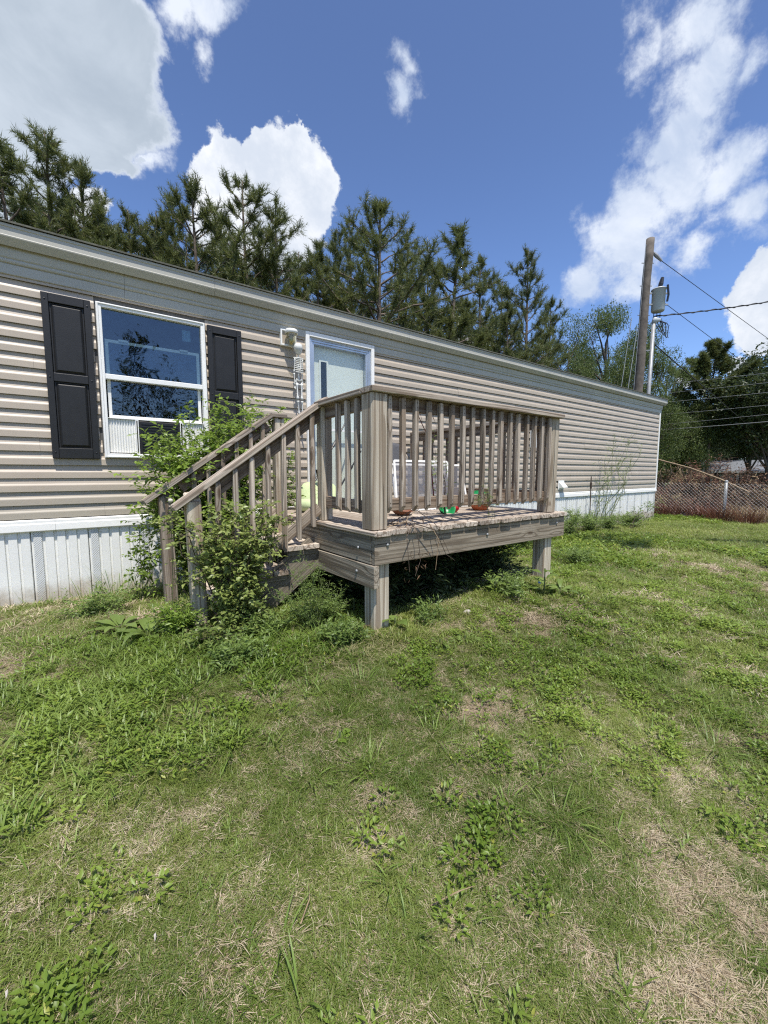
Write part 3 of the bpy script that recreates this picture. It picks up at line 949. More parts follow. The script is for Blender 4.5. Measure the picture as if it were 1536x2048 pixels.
for i in range(8):
    z = 1.215 - i * .019
    r = .026 + .018 * math.sin((i + 1) / 9 * PI * .8)
    pts = [(kx + .004 + r * math.cos(t), ky - .006 + r * .75 * math.sin(t), z - .012 * math.sin(t + PI) * 1) for t in np.linspace(PI * .5, PI * 2.5, 15)]
    rb.tube(pts, .0040, 5)
rb.tube([(kx + .003, ky - .036, 1.215), (kx + .003, ky - .042, 1.10)], .005, 5)
rb.tube([(kx - .055, ky, 1.222), (kx, ky - .02, 1.226), (kx + .058, ky, 1.222)], .005, 5)
part(rb, 'ribcage', M_BONE, sk)
pv = MB()
for sgn in (-1, 1):
    pv.tube([(kx + .004, ky, .99), (kx + sgn * .030 + .004, ky - .004, 1.0), (kx + sgn * .038 + .004, ky, .975), (kx + sgn * .022 + .004, ky - .006, .948), (kx + .004, ky - .01, .945)], [.009, .012, .010, .008, .007], 6)
part(pv, 'pelvis', M_BONE, sk)


def bone(pts, r, nm):
    n = len(pts)
    m_ = MB()
    P = []
    Rr = []
    for k_ in range(9):
        t = k_ / 8
        a = Vector(pts[0]).lerp(Vector(pts[1]), t)
        P.append(a)
        Rr.append(r * (1.9 if k_ in (0, 8) else 1.5 if k_ in (1, 7) else .85))
    m_.tube(P, Rr, 7)
    return part(m_, nm, M_BONE, sk, True)


for sgn, dx_ in ((-1, 0), (1, .006)):
    bone([(kx + sgn * .040 + dx_, ky, 1.215), (kx + sgn * .044 + dx_, ky + .015, 1.075)], .0055, 'upper_arm')
    bone([(kx + sgn * .044 + dx_, ky + .015, 1.065), (kx + sgn * .040 + dx_, ky + .01, .945)], .005, 'forearm')
    hd = MB()
    for f in range(5):
        hd.tube([(kx + sgn * .040 + dx_, ky + .01, .94), (kx + sgn * .040 + dx_ + (f - 2) * .004, ky + .008, .915), (kx + sgn * .038 + dx_ + (f - 2) * .006, ky + .002, .895 + .006 * abs(f - 2))], .0022, 4)
    part(hd, 'hand', M_BONE, sk)
    bone([(kx + sgn * .026 + .004, ky - .004, .955), (kx + sgn * .024 + .004, ky - .012, .79)], .0088, 'thigh_bone')
    bone([(kx + sgn * .024 + .006, ky - .010, .775), (kx + sgn * .020 + .022, ky + .006, .635)], .0078, 'shin_bone')
    ft = MB().tube([(kx + sgn * .020 + .022, ky + .006, .63), (kx + sgn * .024 + .022, ky - .015, .612), (kx + sgn * .03 + .022, ky - .05, .605)], [.009, .009, .005], 6)
    part(ft, 'foot', M_BONE, sk)

# small boxes on the wall
eb = thing('utility_box', (6.36, WY - .03, .56), 'pale grey metal box mounted on the siding seen between deck balusters', 'utility box')
part(MB().box(6.31, 6.43, WY - .09, WY - .023, .44, .74), 'box_body', M_WHITE, eb, bevel=.004)
part(MB().box(6.305, 6.435, WY - .10, WY - .0905, .435, .745), 'lid', M_WHITE, eb, bevel=.003)
ob = thing('outlet_cover', (6.72, WY - .03, .62), 'small white outlet cover with dark socket on the siding beyond the deck rail', 'outlet cover')
part(MB().box(6.66, 6.78, WY - .05, WY - .023, .60, .76), 'cover', M_WHITE, ob, bevel=.004)
part(MB().box(6.695, 6.745, WY - .054, WY - .0505, .64, .70), 'socket', M_BLACKM, ob)
part(MB().tube([(6.72, WY - .04, .60), (6.70, WY - .05, .56), (6.73, WY - .04, .53)], .008, 6), 'cord_end', M_WHITE, ob)
dv = thing('dryer_vent', (7.38, WY - .03, -.27), 'white louvred dryer vent hood low on the siding right of the deck', 'vent hood')
part(MB().add([(7.27, WY - .023, -.16), (7.43, WY - .023, -.16), (7.27, WY - .12, -.27), (7.43, WY - .12, -.27), (7.27, WY - .023, -.29), (7.43, WY - .023, -.29)],
              [(0, 2, 3, 1), (0, 4, 2), (1, 3, 5), (2, 4, 5, 3), (0, 1, 5, 4)]), 'hood', M_WHITE, dv)
part(MB().box(7.25, 7.45, WY - .0295, WY - .0232, -.31, -.14), 'flange', M_WHITE, dv)

# ------------------------------------------------------------------ wooden deck
DZ = -0.371
deck = thing('wooden_deck', (2.6, 3.2, float(gz(2.6, 3.2))), 'weathered wooden porch deck with baluster railings and side stairs in front of the door', 'deck')


def db(name, p0, p1, wy, tz, mat=W_RAIL, **k):
    return beam(name, p0, p1, wy, tz, mat, deck, **k)


GZf = lambda x, y: float(gz(x, y))
# deck boards run from front edge to the wall
n = 16
bw = (3.745 - 1.478) / n
for i in range(n):
    xc = 1.478 + bw * (i + .5)
    yf = 2.100 + random.uniform(-.010, .010)
    if i == 0: yf = 2.096
    db('deck_board', (xc, yf, DZ - .018 + random.uniform(-.002, .002)), (xc, 4.20, DZ - .018), bw - .004, .036, W_DECK, side=(1, 0, 0), c=.008, warp=.002)
# rim joists
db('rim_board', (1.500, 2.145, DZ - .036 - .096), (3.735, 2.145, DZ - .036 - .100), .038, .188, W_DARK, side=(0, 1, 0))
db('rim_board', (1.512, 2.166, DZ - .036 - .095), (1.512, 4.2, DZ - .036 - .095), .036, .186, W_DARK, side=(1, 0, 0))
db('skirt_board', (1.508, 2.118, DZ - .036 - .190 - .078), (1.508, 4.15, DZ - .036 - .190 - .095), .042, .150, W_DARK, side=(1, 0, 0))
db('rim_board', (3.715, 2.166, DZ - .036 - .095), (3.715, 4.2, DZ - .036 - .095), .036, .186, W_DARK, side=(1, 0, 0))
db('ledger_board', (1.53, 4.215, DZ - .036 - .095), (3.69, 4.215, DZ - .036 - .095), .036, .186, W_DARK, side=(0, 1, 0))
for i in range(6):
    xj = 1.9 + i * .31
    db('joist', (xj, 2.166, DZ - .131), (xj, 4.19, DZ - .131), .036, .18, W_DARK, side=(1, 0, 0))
for p, q in (((1.60, 2.122, -.47), 1), ((3.60, 2.122, -.47), 1), ((2.6, 2.122, -.49), 1)):
    part(MB().lathe([(.011, 0), (.010, .005), (0, .008)], (0, 0, 0), 10), 'bolt', M_GALV, deck, True).matrix_basis = Matrix.Translation(p) @ Matrix.Rotation(PI / 2, 4, 'X')
for p in ((1.485, 2.32, -.665), (1.485, 2.30, -.50), (1.485, 3.5, -.66)):
    part(MB().lathe([(.011, 0), (.010, .005), (0, .008)], (0, 0, 0), 10), 'bolt', M_GALV, deck, True).matrix_basis = Matrix.Translation(p) @ Matrix.Rotation(-PI / 2, 4, 'Y')
# posts
PT = .506
zb = GZf(1.55, 2.2) - .25
db('post', (1.5535, 2.2025, DZ + .001), (1.5535, 2.2025, PT), .126, .126, W_POST, side=(1, 0, 0), c=.009)
db('post', (1.590, 2.232, zb), (1.590, 2.232, DZ - .037), .126, .126, W_POST, side=(1, 0, 0), c=.009)
db('post', (3.575, 2.225, DZ + .001), (3.600, 2.225, PT), .118, .126, W_POST, side=(1, 0, 0), c=.009)
db('post', (3.545, 2.232, zb), (3.545, 2.232, DZ - .037), .126, .126, W_POST, side=(1, 0, 0), c=.009)
db('post', (1.560, 2.895, DZ + .001), (1.560, 2.895, PT), .090, .090, W_POST, side=(1, 0, 0), c=.006)
db('post', (1.470, 3.600, -.95), (1.470, 3.600, .480), .090, .090, W_POST, side=(1, 0, 0), c=.006)
db('post', (3.590, 4.170, DZ + .001), (3.590, 4.170, PT), .090, .090, W_RAIL, side=(1, 0, 0), c=.006)
db('post', (1.60, 4.12, -1.2), (1.60, 4.12, DZ - .037), .09, .09, W_RAIL, side=(1, 0, 0))
db('post', (3.55, 4.12, -1.2), (3.55, 4.12, DZ - .037), .09, .09, W_RAIL, side=(1, 0, 0))
# stair newels
db('post', (.605, 2.905, -1.25), (.585, 2.905, -.155), .090, .092, W_POST, side=(1, 0, 0), c=.006, cut1=.030)
db('post', (.540, 3.600, -1.25), (.525, 3.600, -.160), .090, .092, W_RAIL, side=(1, 0, 0), c=.006, cut1=.030)
# cap rails
CZ = .5245
db('cap_rail', (1.478, 2.185, CZ), (3.665, 2.185, CZ - .001), .138, .036, W_RAIL, side=(0, 1, 0), c=.004, warp=.002)
db('cap_rail', (1.546, 2.256, CZ), (1.546, 2.905, CZ), .138, .036, W_RAIL, side=(1, 0, 0), c=.004)
db('cap_rail', (3.600, 2.256, CZ), (3.600, 4.20, CZ - .01), .138, .036, W_RAIL, side=(1, 0, 0), c=.004)
# flat rails behind the balusters
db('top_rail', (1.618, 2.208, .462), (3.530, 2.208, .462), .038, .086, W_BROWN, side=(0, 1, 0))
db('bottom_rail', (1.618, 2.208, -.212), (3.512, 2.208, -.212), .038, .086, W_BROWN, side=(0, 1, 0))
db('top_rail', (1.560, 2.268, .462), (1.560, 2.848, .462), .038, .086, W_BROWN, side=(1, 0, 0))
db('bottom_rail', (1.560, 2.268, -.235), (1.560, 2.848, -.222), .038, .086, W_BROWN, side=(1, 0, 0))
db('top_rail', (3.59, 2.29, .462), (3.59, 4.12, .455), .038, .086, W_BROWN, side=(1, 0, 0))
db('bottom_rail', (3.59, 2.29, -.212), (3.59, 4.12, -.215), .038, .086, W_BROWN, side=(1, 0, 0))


def baluster(x, y, z0, z1, ax='y', w=.034):
    lean = random.uniform(-.006, .006)
    side = (1, 0, 0) if ax == 'y' else (0, 1, 0)
    # the foot is cut on a slant, away from the rail
    sgn = -.018 if ax == 'y' else .018
    return db('baluster', (x + lean * .3, y, z0 + .012), (x + (lean if ax == 'y' else 0), y, z1), w, .034, W_BROWN if x > 3.6 else W_RAIL, side=side, cut0=sgn, warp=.005)


for i in range(17):
    x = 1.649 + i * .1151
    baluster(x, 2.171, -.262 + random.uniform(-.004, .004), .4975)
for y in (2.36, 2.49, 2.615):
    baluster(1.523, y, -.272, .4975, 'x')
for i in range(13):
    baluster(3.627, 2.36 + i * .138, -.262, .495, 'x')
nb_ = MB()
for i in range(17):
    x = 1.649 + i * .1151
    for z in (.475, .445, -.20, -.225):
        nb_.box(x - .003 + .006 * (i % 2), x + .003 + .006 * (i % 2), 2.1525, 2.1545, z - .003, z + .003)
for i in range(16):
    for y in (2.125, 2.18):
        xx = 1.478 + (3.745 - 1.478) / 16 * (i + .3 + .4 * (y > 2.15))
        nb_.box(xx - .004, xx + .004, y - .004, y + .004, DZ - .001, DZ + .0022)
o = part(nb_, 'nail_heads', M_DARKSTEM, deck)
o['kind'] = 'stuff'
# stairs: near rail (Y about 2.87) and far rail (Y about 3.6)
SL = .7208
ang = math.atan(SL)
for yy, near in ((2.890, 1), (3.600, 0)):
    xa, za = (.462, -.228) if near else (.382, -.222)
    xb = 1.575 if near else 1.395
    zb_ = za + (xb - xa) * SL
    m = W_RAIL
    th = .036
    db('handrail', (xa, yy, za), (xb, yy, zb_), .115 if near else .13, th, m, side=(0, 1, 0), cut1=-.010 if near else 0, c=.004)
    if not near:
        db('handrail', (1.391, yy, zb_ + .002), (1.535, yy, zb_ + .004), .13, .036, m, side=(0, 1, 0), c=.004)
    # sloping boards under the cap and above the treads
    ofs = .062
    nx = Vector((-math.sin(ang), 0, math.cos(ang)))
    yb = yy + .012
    a = Vector((xa + .22, yb, za + .22 * SL)) - nx * .066
    b = Vector((xb - .055, yb, zb_ - .055 * SL)) - nx * .066
    db('top_rail', a, b, .038, .088, W_BROWN, side=(0, 1, 0))
    bx0, bx1 = .70, 1.505
    zl = -.645 if near else -.66
    # centre line through (.99,-.645) with the stair slope
    za2 = zl + (bx0 - .99) * SL
    zb2 = zl + (bx1 - .99) * SL
    db('bottom_rail', (bx0, yb, za2), (bx1, yb, zb2), .038, .088, m, side=(0, 1, 0))
    xsb = [.736, .851, .967, 1.085, 1.204, 1.316, 1.439]
    for xx in xsb:
        ztop = za + (xx - xa) * SL - .024
        zbot = zl + (xx - .99) * SL - .085
        yba = yy - .027 if near else yy - .027
        db('baluster', (xx, yba, zbot), (xx + random.uniform(-.003, .003), yba, ztop), .033, .033, m, side=(1, 0, 0), cut0=.012, cut1=.012, warp=.003)
# stringers and treads
for yy in (2.905, 3.60):
    y0, y1 = yy - .045 - (.0 if yy < 3 else -.05), yy - .008 if yy < 3 else yy + .045
    sp = [(1.492, -.600), (1.492, -.860), (1.20, -1.035), (.98, -1.20), (.66, -1.25), (.60, -1.19), (.72, -1.10), (1.0, -.935), (1.20, -.760)]
    db('stringer', (.70, yy, -1.165), (1.485, yy, -1.165 + .785 * SL), .038, .235, W_DARK, side=(0, 1, 0))
for i, z in enumerate((-.548, -.722, -.896)):
    xr = 1.482 - i * .245
    for j in (0, 1):
        x0_, x1_ = xr - .135 * (j + 1) + .003, xr - .135 * j
        db('tread', ((x0_ + x1_) / 2, 2.845, z - .018), ((x0_ + x1_) / 2, 3.66, z - .018), .128, .036, W_DECK, side=(1, 0, 0), c=.005)
    for yc in (2.89, 3.585):
        db('tread_block', (xr - .25, yc, z - .058), (xr - .02, yc, z - .058), .036, .040, W_DARK, side=(0, 1, 0))
# drips and dead vine hanging are made with the plants

# ------------------------------------------------------------------ things on the deck
TOP = DZ + .001


def bowl(name, c, r, h, mat, label, cat, tilt=(0, 0), lid=None):
    t = thing(name, c, label, cat)
    p = [(r * .45, 0), (r * .55, 0), (r * .85, h * .45), (r, h), (r * 1.06, h), (r * 1.06, h * .94), (r * .97, h * .9), (r * .8, h * .42), (r * .5, h * .06), (0, h * .05)]
    o = part(MB().lathe([(0, 0)] + p, (0, 0, 0), 24), 'bowl_body', mat, t, True)
    o.matrix_basis = Matrix.Translation(c) @ Euler((tilt[0], tilt[1], 0)).to_matrix().to_4x4()
    if lid:
        o2 = part(MB().lathe([(r * 1.09, 0), (r * 1.09, .008), (r * .2, .03), (0, .03)], (0, 0, 0), 24), 'lid', lid, t, True)
        o2.matrix_basis = Matrix.Translation((c[0], c[1], c[2] + h + .004))
    return t


bowl('plastic_bowl', (2.72, 2.74, TOP + .025), .085, .07, M_GREENP, 'green plastic bowl tipped over on the deck behind the front balusters', 'bowl', (.95, -.3))
rb_ = thing('red_ball', (2.83, 2.74, TOP), 'small red plastic ball on the deck beside the green bowl', 'ball')
part(MB().lathe([(0.0001, -.04), (.02, -.035), (.037, -.015), (.04, 0), (.037, .015), (.02, .035), (0.0001, .04)], (2.83, 2.70, TOP + .041), 18), 'ball_body', M_REDP, rb_, True)
part(MB().lathe([(.0412, -.003), (.0412, .003)], (2.83, 2.70, TOP + .041), 18), 'seam', M_REDP, rb_, True)
bowl('terracotta_bowl', (3.22, 2.73, TOP), .115, .105, M_TERRA, 'round orange planter bowl with green plastic saucer on top behind the last balusters', 'planter')
gs = thing('green_saucer', (3.24, 2.76, TOP + .155), 'bright green plastic saucer resting above the orange planter bowl', 'saucer')
part(MB().lathe([(0, 0), (.05, 0), (.085, .012), (.088, .016), (.05, .006), (0, .006)], (0, 0, 0), 24), 'dish', M_GREENP, gs, True).matrix_basis = Matrix.Translation((3.24, 2.74, TOP + .135)) @ Euler((.5, -.2, 0)).to_matrix().to_4x4()
bowl('brown_bowl', (2.28, 2.84, TOP + .005), .10, .05, simple('brown_clay', (0.20, 0.08, 0.04), .6), 'brown shallow dish full of dead leaves at the foot of the first balusters', 'dish', (.2, .1))


def pillow(name, c, sx, sy, sz, rot, label):
    t = thing(name, c, label, 'cushion', 'pale green cushions on the deck')
    m_ = MB()
    n_, k_ = 20, 11
    vs, fs = [], []
    for i in range(k_):
        ph = -PI / 2 + PI * i / (k_ - 1)
        for j in range(n_):
            a = 2 * PI * j / n_
            cx_ = math.copysign(abs(math.cos(a)) ** .55, math.cos(a)) * math.cos(ph) ** .6
            cy_ = math.copysign(abs(math.sin(a)) ** .55, math.sin(a)) * math.cos(ph) ** .6
            vs.append((sx * cx_, sy * cy_, sz * math.sin(ph) * (1 - .25 * abs(cx_ * cy_)) + .004 * math.sin(7 * a + i)))
    for i in range(k_ - 1):
        for j in range(n_):
            q = (j + 1) % n_
            fs.append((i * n_ + j, i * n_ + q, (i + 1) * n_ + q, (i + 1) * n_ + j))
    o = part(m_.add(vs, fs), 'cushion_cover', M_CUSH, t, True)
    o.matrix_basis = Matrix.Translation(c) @ Euler(rot).to_matrix().to_4x4()
    return t


pillow('cushion', (1.74, 3.52, TOP + .065), .12, .15, .062, (0, .08, .3), 'pale green cushion lying at the top of the stairs')
pillow('cushion', (1.98, 3.80, TOP + .13), .20, .17, .085, (1.0, 0, -.3), 'larger pale green cushion leaning up behind the flat one')

# white framed insect screens leaning in front of the chair
for i, (xa, xb, yb_, yt, zt, lab) in enumerate(((2.44, 3.16, 3.02, 3.16, .118, 'white framed insect screen leaning behind the balusters'), (2.50, 3.50, 3.10, 3.26, .085, 'wider white framed insect screen leaning behind the first one'))):
    t = thing('window_screen', ((xa + xb) / 2, yb_, TOP), lab, 'window screen', 'insect screens leaning on the deck')
    s = .011

    def P(x, v):
        return (x + (.07 if i == 0 else .05) * v - .05, yb_ + (yt - yb_) * v, TOP + .012 + (zt - TOP - .012) * v)
    for A, B in ((P(xa, 0), P(xa, 1)), (P(xb, 0), P(xb, 1)), (P(xa, 0), P(xb, 0)), (P(xa, 1), P(xb, 1))):
        beam('screen_rail', A, B, .022, .010, M_WHITE, t, side=(1, 0, 0) if A[0] - B[0] < .1 and abs(A[2] - B[2]) > .1 else (0, .3, 1), c=.001)
    q = [P(xa, 0), P(xb, 0), P(xb, 1), P(xa, 1)]
    part(MB().add(q, [(0, 1, 2, 3)]), 'mesh', M_SCREEN, t)

ch = thing('folding_chair', (2.80, 3.55, TOP), 'grey fabric folding chair with dark frame standing behind the insect screens', 'chair')
cxx, cyy = 2.92, 3.62
part(MB().box(cxx - .25, cxx + .25, cyy - .24, cyy + .20, .015 - .06, .03 - .06), 'seat', M_FABRIC, ch, bevel=.006)
vs = []
for j in range(7):
    for i in range(9):
        u, v = i / 8, j / 6
        vs.append((cxx - .25 + .5 * u, cyy + .20 + .10 * v - .05 * math.sin(PI * u), .04 + .30 * v + .02 * math.sin(PI * u)))
fs = [(j * 9 + i, j * 9 + i + 1, (j + 1) * 9 + i + 1, (j + 1) * 9 + i) for j in range(6) for i in range(8)]
bk = part(MB().add(vs, fs), 'backrest', M_FABRIC, ch, True)
sol = bk.modifiers.new('solid', 'SOLIDIFY'); sol.thickness = .012
for sgn in (-1, 1):
    part(MB().tube([(cxx + sgn * .26, cyy - .26, TOP + .01), (cxx + sgn * .26, cyy + .10, -.03), (cxx + sgn * .26, cyy + .34, .36)], .011, 8), 'leg', M_BLACKM, ch)
    part(MB().tube([(cxx + sgn * .262, cyy + .28, TOP + .01), (cxx + sgn * .262, cyy - .24, -.03)], .011, 8), 'leg', M_BLACKM, ch)
    part(MB().box(cxx + sgn * .26 - .02, cxx + sgn * .26 + .02, cyy - .22, cyy + .18, .11, .13), 'armrest', M_FABRIC, ch, bevel=.004)

# two black poles and a cord leaning by the door
for i, (a, b, ln, lab) in enumerate((((703, 822), (644, 935), 0, 'long thin black pole leaning across the door, nearer the stairs'), ((722, 902), (690, 957), 0, 'second black pole leaning on the door beside the corner post'))):
    A, B = onY(*a, 4.16), onY(*b, 3.95)
    Bd = A + (B - A) * ((TOP + .01 - A[2]) / (B[2] - A[2]))
    t = thing('leaning_pole', tuple(Bd), lab, 'pole', 'black poles leaning on the door')
    part(MB().tube([A, (A + Bd) / 2, Bd], [.008, .010, .011], 8), 'shaft', M_BLACKM, t)
    g_ = A + (Bd - A) * .30
    g2 = A + (Bd - A) * .40
    part(MB().tube([g_, g2], .0145, 8), 'grip', M_BLACKM, t)
sl = thing('solar_light', (1.90, 3.62, TOP), 'small black lantern head on a thin stake beside the upper stair post', 'garden light')
q = onY(637, 945, 3.75)
part(MB().lathe([(.0, .03), (.028, .03), (.030, .02), (.014, -.05), (0, -.052)], tuple(q), 12), 'lantern', M_BLACKM, sl)
part(MB().tube([q, (q[0], q[1], TOP)], .006, 6), 'stake', M_BRASS, sl)

# ------------------------------------------------------------------ plants


def blades(c, n, L, Wd, spread=.7, seg=4, arch=1.0, seedc=None, base_r=.012):
    """a tuft of arching grass blades as arrays"""
    r = rng
    a = r.uniform(0, 2 * PI, n)
    el = r.uniform(1.45 - spread, 1.5, n)
    ln = L * r.uniform(.5, 1.15, n)
    w_ = Wd * r.uniform(.7, 1.2, n)
    b0 = np.stack([base_r * np.cos(a) * r.random(n) ** .5, base_r * np.sin(a) * r.random(n) ** .5, np.zeros(n)], 1) + np.array(c)
    V = []
    d = np.stack([np.cos(a) * np.cos(el), np.sin(a) * np.cos(el), np.sin(el)], 1)
    s = np.stack([-np.sin(a), np.cos(a), np.zeros(n)], 1)
    p = b0.copy()
    for k in range(seg + 1):
        ww = (w_ * (1 - (k / seg) ** 1.6) * (.7 + .5 * min(1, k / seg * 3)))[:, None] * .5
        if k == seg:
            V.append(p[:, None, :])
        else:
            V.append(np.stack([p - s * ww, p + s * ww], 1))
            el = el - arch * (1.25 / seg) * r.uniform(.4, 1.2, n)
            d = np.stack([np.cos(a) * np.cos(el), np.sin(a) * np.cos(el), np.sin(el)], 1)
            p = p + d * (ln / seg)[:, None]
    V = np.concatenate(V, 1)
    nv = V.shape[1]
    Fc = []
    for k in range(seg - 1):
        Fc += [(2 * k, 2 * k + 1, 2 * k + 3), (2 * k, 2 * k + 3, 2 * k + 2)]
    Fc.append((2 * seg - 2, 2 * seg - 1, 2 * seg))
    Fc = np.array(Fc)
    allF = (np.arange(n)[:, None, None] * nv + Fc[None]).reshape(-1, 3)
    T = np.repeat(r.random(n), nv)
    return V.reshape(-1, 3), allF, T


def curve(p0, p1, sag, n=8, jit=0.02):
    p0, p1 = np.array(p0, float), np.array(p1, float)
    L = np.linalg.norm(p1 - p0)
    t = np.linspace(0, 1, n)[:, None]
    P = p0 + (p1 - p0) * t
    P[:, 2] += sag * np.sin(PI * t[:, 0])
    off = rng.normal(0, jit * L, (n, 3)) * np.sin(PI * t)
    return P + off


def leaves(C, DIR, NRM, L, Wd, fold=.18, droop=.15, tint=None):
    """rows of leaves: base points C, unit directions, normals; returns verts, tris, tints (6 verts, 4 tris each)"""
    n = len(C)
    L = np.broadcast_to(L, (n,))[:, None]
    Wd = np.broadcast_to(Wd, (n,))[:, None]
    S_ = np.cross(DIR, NRM)
    S_ /= np.linalg.norm(S_, axis=1, keepdims=True) + 1e-9
    N_ = np.cross(S_, DIR)
    a = C
    m1 = C + DIR * L * .45
    tip = C + DIR * L - N_ * L * droop
    l1 = C + DIR * L * .40 + S_ * Wd * .5 + N_ * Wd * fold
    r1 = C + DIR * L * .40 - S_ * Wd * .5 + N_ * Wd * fold
    V = np.stack([a, m1, tip, l1, r1], 1).reshape(-1, 3)
    b = np.arange(n)[:, None] * 5
    Fc = np.concatenate([b + np.array([[0, 1, 3]]), b + np.array([[3, 1, 2]]), b + np.array([[0, 4, 1]]), b + np.array([[1, 4, 2]])], 0)
    if tint is None: tint = rng.random(n)
    return V, Fc, np.repeat(tint, 5)


def unit(a):
    return a / (np.linalg.norm(a, axis=1, keepdims=True) + 1e-9)


def merge(parts):
    V, Fc, T = [], [], []
    k = 0
    for v, f, t in parts:
        V.append(v); Fc.append(f + k); T.append(t); k += len(v)
    return np.concatenate(V), np.concatenate(Fc), np.concatenate(T)


def bushy(name, base, targets, label, cat, lmat, smat, leaf=(.03, .014), per=14, stem_r=.004, twig=.10, ntw=6, spread=1.0, group=None, sag=.05, tint_fn=None, up=.5, trimz=None, tbias=0.0, compound=False, top=None):
    """stems from base to targets, side twigs on each stem and leaves along the twigs"""
    t = thing(name, tuple(base), label, cat, group)
    sm = MB()
    C, DD, NN = [], [], []
    for q in targets:
        b0 = np.array(base) + np.append(rng.normal(0, .02, 2), 0) * spread
        P = curve(b0, q, sag, 8, .035)
        sm.tube(P, list(np.linspace(stem_r, stem_r * .35, 8)), 5)
        for _ in range(ntw):
            i = rng.random() ** .7
            f = i * 6.99
            k = int(f)
            p = P[k] + (P[k + 1] - P[k]) * (f - k)
            d = rng.normal(0, 1, 3) * np.array([1, 1, .7]) + np.array([0, 0, up])
            d /= np.linalg.norm(d)
            e = p + d * twig * rng.uniform(.5, 1.4)
            if rng.random() < .6: sm.tube([p, (p + e) / 2 + rng.normal(0, .006, 3), e], [stem_r * .4, stem_r * .3, stem_r * .15], 3, cap=False)
            m_ = max(3, int(per * rng.uniform(.6, 1.3)))
            s_ = np.linspace(.15, 1.0, m_)[:, None]
            pts = p + (e - p) * s_ + rng.normal(0, .004, (m_, 3))
            side = unit(np.cross(np.tile(d, (m_, 1)), rng.normal(0, 1, (m_, 3)) * .25 + np.array([0, 0, 1])))
            alt = np.where(np.arange(m_) % 2 == 0, 1, -1)[:, None]
            dr = unit(side * alt + d * .55 + rng.normal(0, .25, (m_, 3)))
            C.append(pts); DD.append(dr); NN.append(unit(rng.normal(0, .45, (m_, 3)) + np.array([0, -.25, 1])))
    C, DD, NN = np.concatenate(C), np.concatenate(DD), np.concatenate(NN)
    if trimz is not None:
        k_ = C[:, 2] > gz(C[:, 0], C[:, 1]) + trimz
        C, DD, NN = C[k_], DD[k_], NN[k_]
    n_ = len(C)
    ti = np.clip(rng.normal(.45 + tbias, .25, n_), 0, 1)
    V, Fc, T = leaves(C, DD, NN, leaf[0] * rng.uniform(.6, 1.3, n_), leaf[1] * rng.uniform(.7, 1.2, n_), tint=ti)
    st = sm.build('stem', smat, t)
    lo = npmesh('foliage', V, Fc, lmat, t, T)
    lo['kind'] = 'stuff'
    return t


# vine over the far handrail and up the window
def tg(lst):
    return [tuple(onY(a, b, Y)) for a, b, Y in lst]


vine_t = tg([(300, 890, 3.8), (330, 860, 3.85), (290, 960, 3.7), (360, 880, 3.9), (400, 880, 3.8), (430, 840, 3.9), (455, 800, 4.0), (470, 830, 3.8), (500, 820, 3.9), (530, 830, 3.8),
             (560, 830, 3.7), (400, 930, 3.65), (350, 950, 3.6), (440, 900, 3.7), (480, 870, 3.7), (520, 860, 3.65), (545, 850, 3.65), (310, 1000, 3.7), (280, 1010, 3.8), (380, 820, 4.0), (500, 790, 4.0), (585, 835, 3.7),
             (420, 870, 3.75), (460, 870, 3.75), (370, 910, 3.75), (340, 920, 3.8), (510, 845, 3.75), (490, 900, 3.65), (300, 930, 3.85)])
bushy('climbing_vine', (.80, 3.80, GZf(.8, 3.8)), vine_t, 'bright green leafy vine climbing over the far stair handrail up to the window', 'vine', L_VINE, M_STEM,
      (.055, .026), 12, .005, .20, 40, sag=.02, tbias=.15)
bushy('climbing_vine', (.36, 3.86, GZf(.36, 3.86)), tg([(270, 1060, 3.8), (300, 1080, 3.8), (285, 1030, 3.8), (330, 1040, 3.7), (310, 1100, 3.8), (345, 1070, 3.6), (300, 1010, 3.8)]),
      'thin leafy vine dangling in front of the skirting left of the stair posts', 'vine', L_VINE, M_STEM, (.042, .022), 7, .003, .12, 12, sag=0)
bushy('climbing_vine', (1.62, 3.95, DZ), tg([(585, 900, 3.9), (575, 940, 3.9), (590, 960, 3.9), (580, 920, 3.95), (572, 980, 3.9), (592, 990, 3.85)]),
      'green vine growing up behind the upper stair post near the door', 'vine', L_VINE, M_STEM, (.036, .019), 9, .003, .10, 16, sag=0)
bushy('climbing_vine', (.95, 3.62, GZf(.95, 3.62)), tg([(460, 960, 3.55), (480, 930, 3.55), (500, 960, 3.55), (440, 1000, 3.5), (500, 1000, 3.5), (470, 1010, 3.5), (520, 950, 3.6), (530, 985, 3.6), (420, 1000, 3.6)]),
      'darker vine filling the gap between the two stair rails', 'vine', L_VINE, M_STEM, (.048, .025), 10, .004, .15, 32, sag=0, tbias=-.1)
